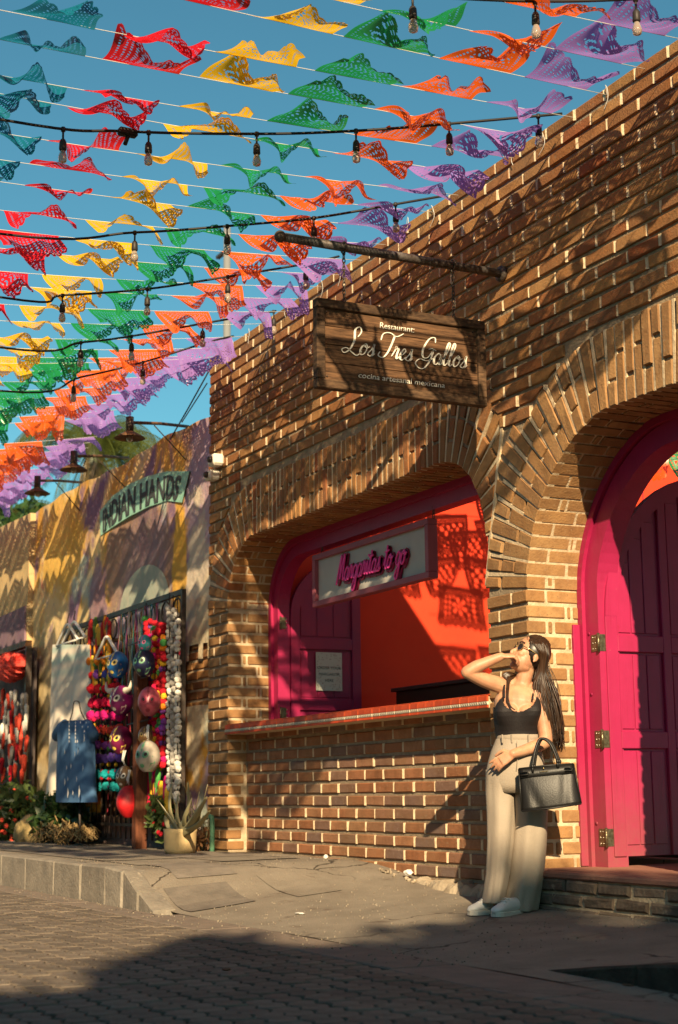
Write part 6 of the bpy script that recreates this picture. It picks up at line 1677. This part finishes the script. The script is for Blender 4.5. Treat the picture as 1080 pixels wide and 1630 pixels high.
# hair
def hair_mat():
    m = bpy.data.materials.new('dark_brown_hair'); m.use_nodes = True; t = m.node_tree; b = t.nodes['Principled BSDF']; b.inputs['Roughness'].default_value = .38; b.inputs['Specular IOR Level'].default_value = .5
    gi = t.nodes.new('ShaderNodeNewGeometry'); r = t.nodes.new('ShaderNodeValToRGB'); r.color_ramp.elements[0].color = (.012, .006, .004, 1); r.color_ramp.elements[1].color = (.060, .028, .013, 1); t.links.new(gi.outputs['Random Per Island'], r.inputs[0]); t.links.new(r.outputs[0], b.inputs[0]); return m
M_hair = hair_mat()
hair = MB()
hair.ball(Hh(-.024, 0, .030), (.098, .086, .103), 22, 16, HM)
hr = random.Random(4)
def hstrand(side, a, r_):
    """side -1..1 across the head, a 0..1 front edge to back"""
    ang = .42+a*1.9; rr = 1.035
    root = HC+fdir*(math.cos(ang)*.098*rr-.024)*1.0+up*(math.sin(ang)*.103*rr+.030)*1.0; 
    root = Hh(math.cos(ang)*.10*math.sqrt(1-side*side*.85)-.024, side*.086*1.03, math.sin(ang)*.106*math.sqrt(1-side*side*.8)+.030)
    ear = Hh(-.030-.055*a, side*.092, .0-.01*a); nape = Hh(-.060-.045*a, side*.080, -.075)
    xr = (852+34*a) if side > 0 else (856+32*a)
    e1 = Q(xr-3+hr.uniform(-2, 2), 1095, side*.07+.01*hr.uniform(-1, 1)); xe = 858+38*(.15+.85*a)
    e2 = Q(xe-3+hr.uniform(-4, 4), 1140, side*.065+.02*hr.uniform(-1, 1)); e3 = Q(xe+1+hr.uniform(-5, 5), 1172+hr.uniform(-10, 26)*(1 if a > .5 else .4), side*.05+.03*hr.uniform(-1, 1))
    P = smooth_path([root, root.lerp(ear, .55)+sd*side*.012-fdir*.004, ear, nape, e1, e2, e3], 4); n = len(P); w = r_
    hair.tube(P, [w*(.7+.3*min(1, i/6))*(1-.8*max(0, (i/(n-1)-.7)/.3)) for i in range(n)], 5)
for i in range(850):
    hstrand(hr.uniform(-1, 1)**1 if i % 3 else hr.uniform(.55, 1.0), hr.random(), hr.uniform(.0022, .0048))
for i in range(20):      # lock over the left shoulder, curling on the chest
    o = hr.uniform(-1, 1); hair.tube(smooth_path([Hh(-.03, -.06, -.05), Q(822, 1077+o*2, -.01), Q(811+o*2, 1079+o*3, .05), Q(809+o*1.5, 1096, .10+.008*o), Q(809+o, 1112, .135), Q(813+o, 1124, .15), Q(820+o, 1130, .16)], 5), [.0055-.00012*k for k in range(31)], 5)
for i in range(14):
    o = hr.uniform(-1, 1); hair.tube(smooth_path([Q(822, 1074, -.02), Q(812+3*o, 1072+2*o, .04), Q(804+3*o, 1077+3*o, .05), Q(810+3*o, 1083+2*o, .06)], 4), .006, 5)
hair.build('hair', M_hair, wm)
hw = MB()
for i in range(46):      # loose wisps
    a = hr.random(); sdx = hr.uniform(.3, 1); r0_ = Hh(-.09+.05*hr.random(), .06*sdx, .05*hr.random()); x1 = 862+26*a+hr.uniform(-2, 8)
    hw.tube(smooth_path([r0_, Q(x1-6, 1085+hr.uniform(-8, 8), .04), Q(x1, 1125+hr.uniform(-10, 10), .06*sdx), Q(x1+hr.uniform(-8, 9), 1165+hr.uniform(-10, 34), .05*sdx)], 5), .0016, 3)
hw.build('loose_hair', M_hair, wm)
# ================================================================ handbag on her forearm
M_leather = mat('black_leather', (.008, .0075, .007), .45, (.013, .012, .012), 3, .12, 140, spec=.4)
hb = empty('handbag', Q(870, 1290, .22), 'structured black leather handbag with two handles hanging from her forearm', 'handbag')
VB = .21
BL, BR, TR, TL = Q(831, 1291, VB), Q(925, 1279, VB), Q(913, 1216, VB), Q(826, 1224, VB)
v = []; f = []; nu, nv = 18, 12; T = .062
nrm = TOC
for s_ in (1, -1):
    for j in range(nv+1):
        for i in range(nu+1):
            u, w = i/nu, j/nv; p = BL.lerp(BR, u).lerp(TL.lerp(TR, u), w); d = (T*(1-.72*w))*(1-.5*(abs(2*u-1))**6)
            d += .012*math.sin(PI*u)*math.sin(PI*w)*(1 if s_ > 0 else .3)-.010*math.exp(-((u-.30+.25*(w))/.06)**2)*(1-w)*s_*(s_ > 0)-.008*math.exp(-((u-.72-.12*w)/.07)**2)*(s_ > 0)
            v.append(p+nrm*(d*s_)+Vector((0, 0, -.006*math.sin(PI*u)*(1-w))))
N1 = (nu+1)*(nv+1)
for s_ in (0, 1):
    for j in range(nv):
        for i in range(nu): a = s_*N1+j*(nu+1)+i; f.append((a, a+1, a+nu+2, a+nu+1) if s_ == 0 else (a, a+nu+1, a+nu+2, a+1))
ed = [(i, i+1) for i in range(nu)]+[(nu+j*(nu+1), nu+(j+1)*(nu+1)) for j in range(nv)]+[(nv*(nu+1)+nu-i, nv*(nu+1)+nu-i-1) for i in range(nu)]+[((nv-j)*(nu+1), (nv-j-1)*(nu+1)) for j in range(nv)]
for a, b_ in ed: f.append((a, a+N1, b_+N1, b_))
MB().add(v, f, True).build('bag_body', M_leather, hb, True)
def BP(u, w, d=0): return BL.lerp(BR, u).lerp(TL.lerp(TR, u), w)+nrm*d
fl = MB(); v = []; n = 14
for j in range(3):
    for i in range(n+1): u = .02+.96*i/n; w = .78+.24*j/2; v.append(BP(u, w, .0325-.012*(w-.78)/.24+.010*math.sin(PI*u)*(1-j*.4)))
fl.add(v, [(j*(n+1)+i, j*(n+1)+i+1, (j+1)*(n+1)+i+1, (j+1)*(n+1)+i) for j in range(2) for i in range(n)], True)
o = fl.build('flap', M_leather, hb); s_ = o.modifiers.new('so', 'SOLIDIFY'); s_.thickness = .004
for u0, u1 in ((.03, .17), (.82, .96)):
    lp = MB(); P = [BP(u0, .84, .044), BP(u1-.02, .84, .046), BP(u1, .875, .046), BP(u1-.02, .91, .044), BP(u0, .91, .042)]
    lp.tube(P, .004, 6); lp.build('side_tab', M_leather, hb)
pp = MB()
for c in ((0, 0), (1, 0)): pp.tube([BP(c[0], 0, .03), BP(c[0], .5, .026), BP(c[0], 1, .012)], .005, 6)
pp.tube([BP(0, 0, .055), BP(.5, -.02, .066), BP(1, 0, .055)], .0055, 6).tube([BP(0, 1.0, .02), BP(.5, 1.02, .022), BP(1, 1.0, .02)], .005, 6)
pp.build('piping', M_leather, hb)
for k, (d, dx) in enumerate(((.03, 0), (-.015, 3))):
    a, b_ = Q(848+dx, 1219, VB+d), Q(888+dx, 1211, VB+d); t1, t2 = Q(853+dx, 1192, VB+d*.6), Q(861+dx, 1176, VB+d*.3); t3 = Q(876+dx, 1184, VB+d*.7)
    MB().tube(smooth_path([a, t1, t2, t3, b_], 7), .0078, 8).build('handle', M_leather, hb)
    for q in (a, b_): MB().ball(q+Vector((0, 0, -.004)), (.011, .011, .014), 8, 6).tube([q, q-Vector((0, 0, .04))], .008, 6).build('handle_ring', M_leather, hb)
lg_ = MB(); 
for i in range(9): p = BP(.38+.017*i, .885, .0445); lg_.box(-.0022, .0022, -.001, .001, -.0022, .0022, M=Matrix.Translation(p))
lg_.ball(BP(.45, .955, .042), (.004, .004, .005), 6, 4); lg_.build('gold_mark', M_gold, hb)
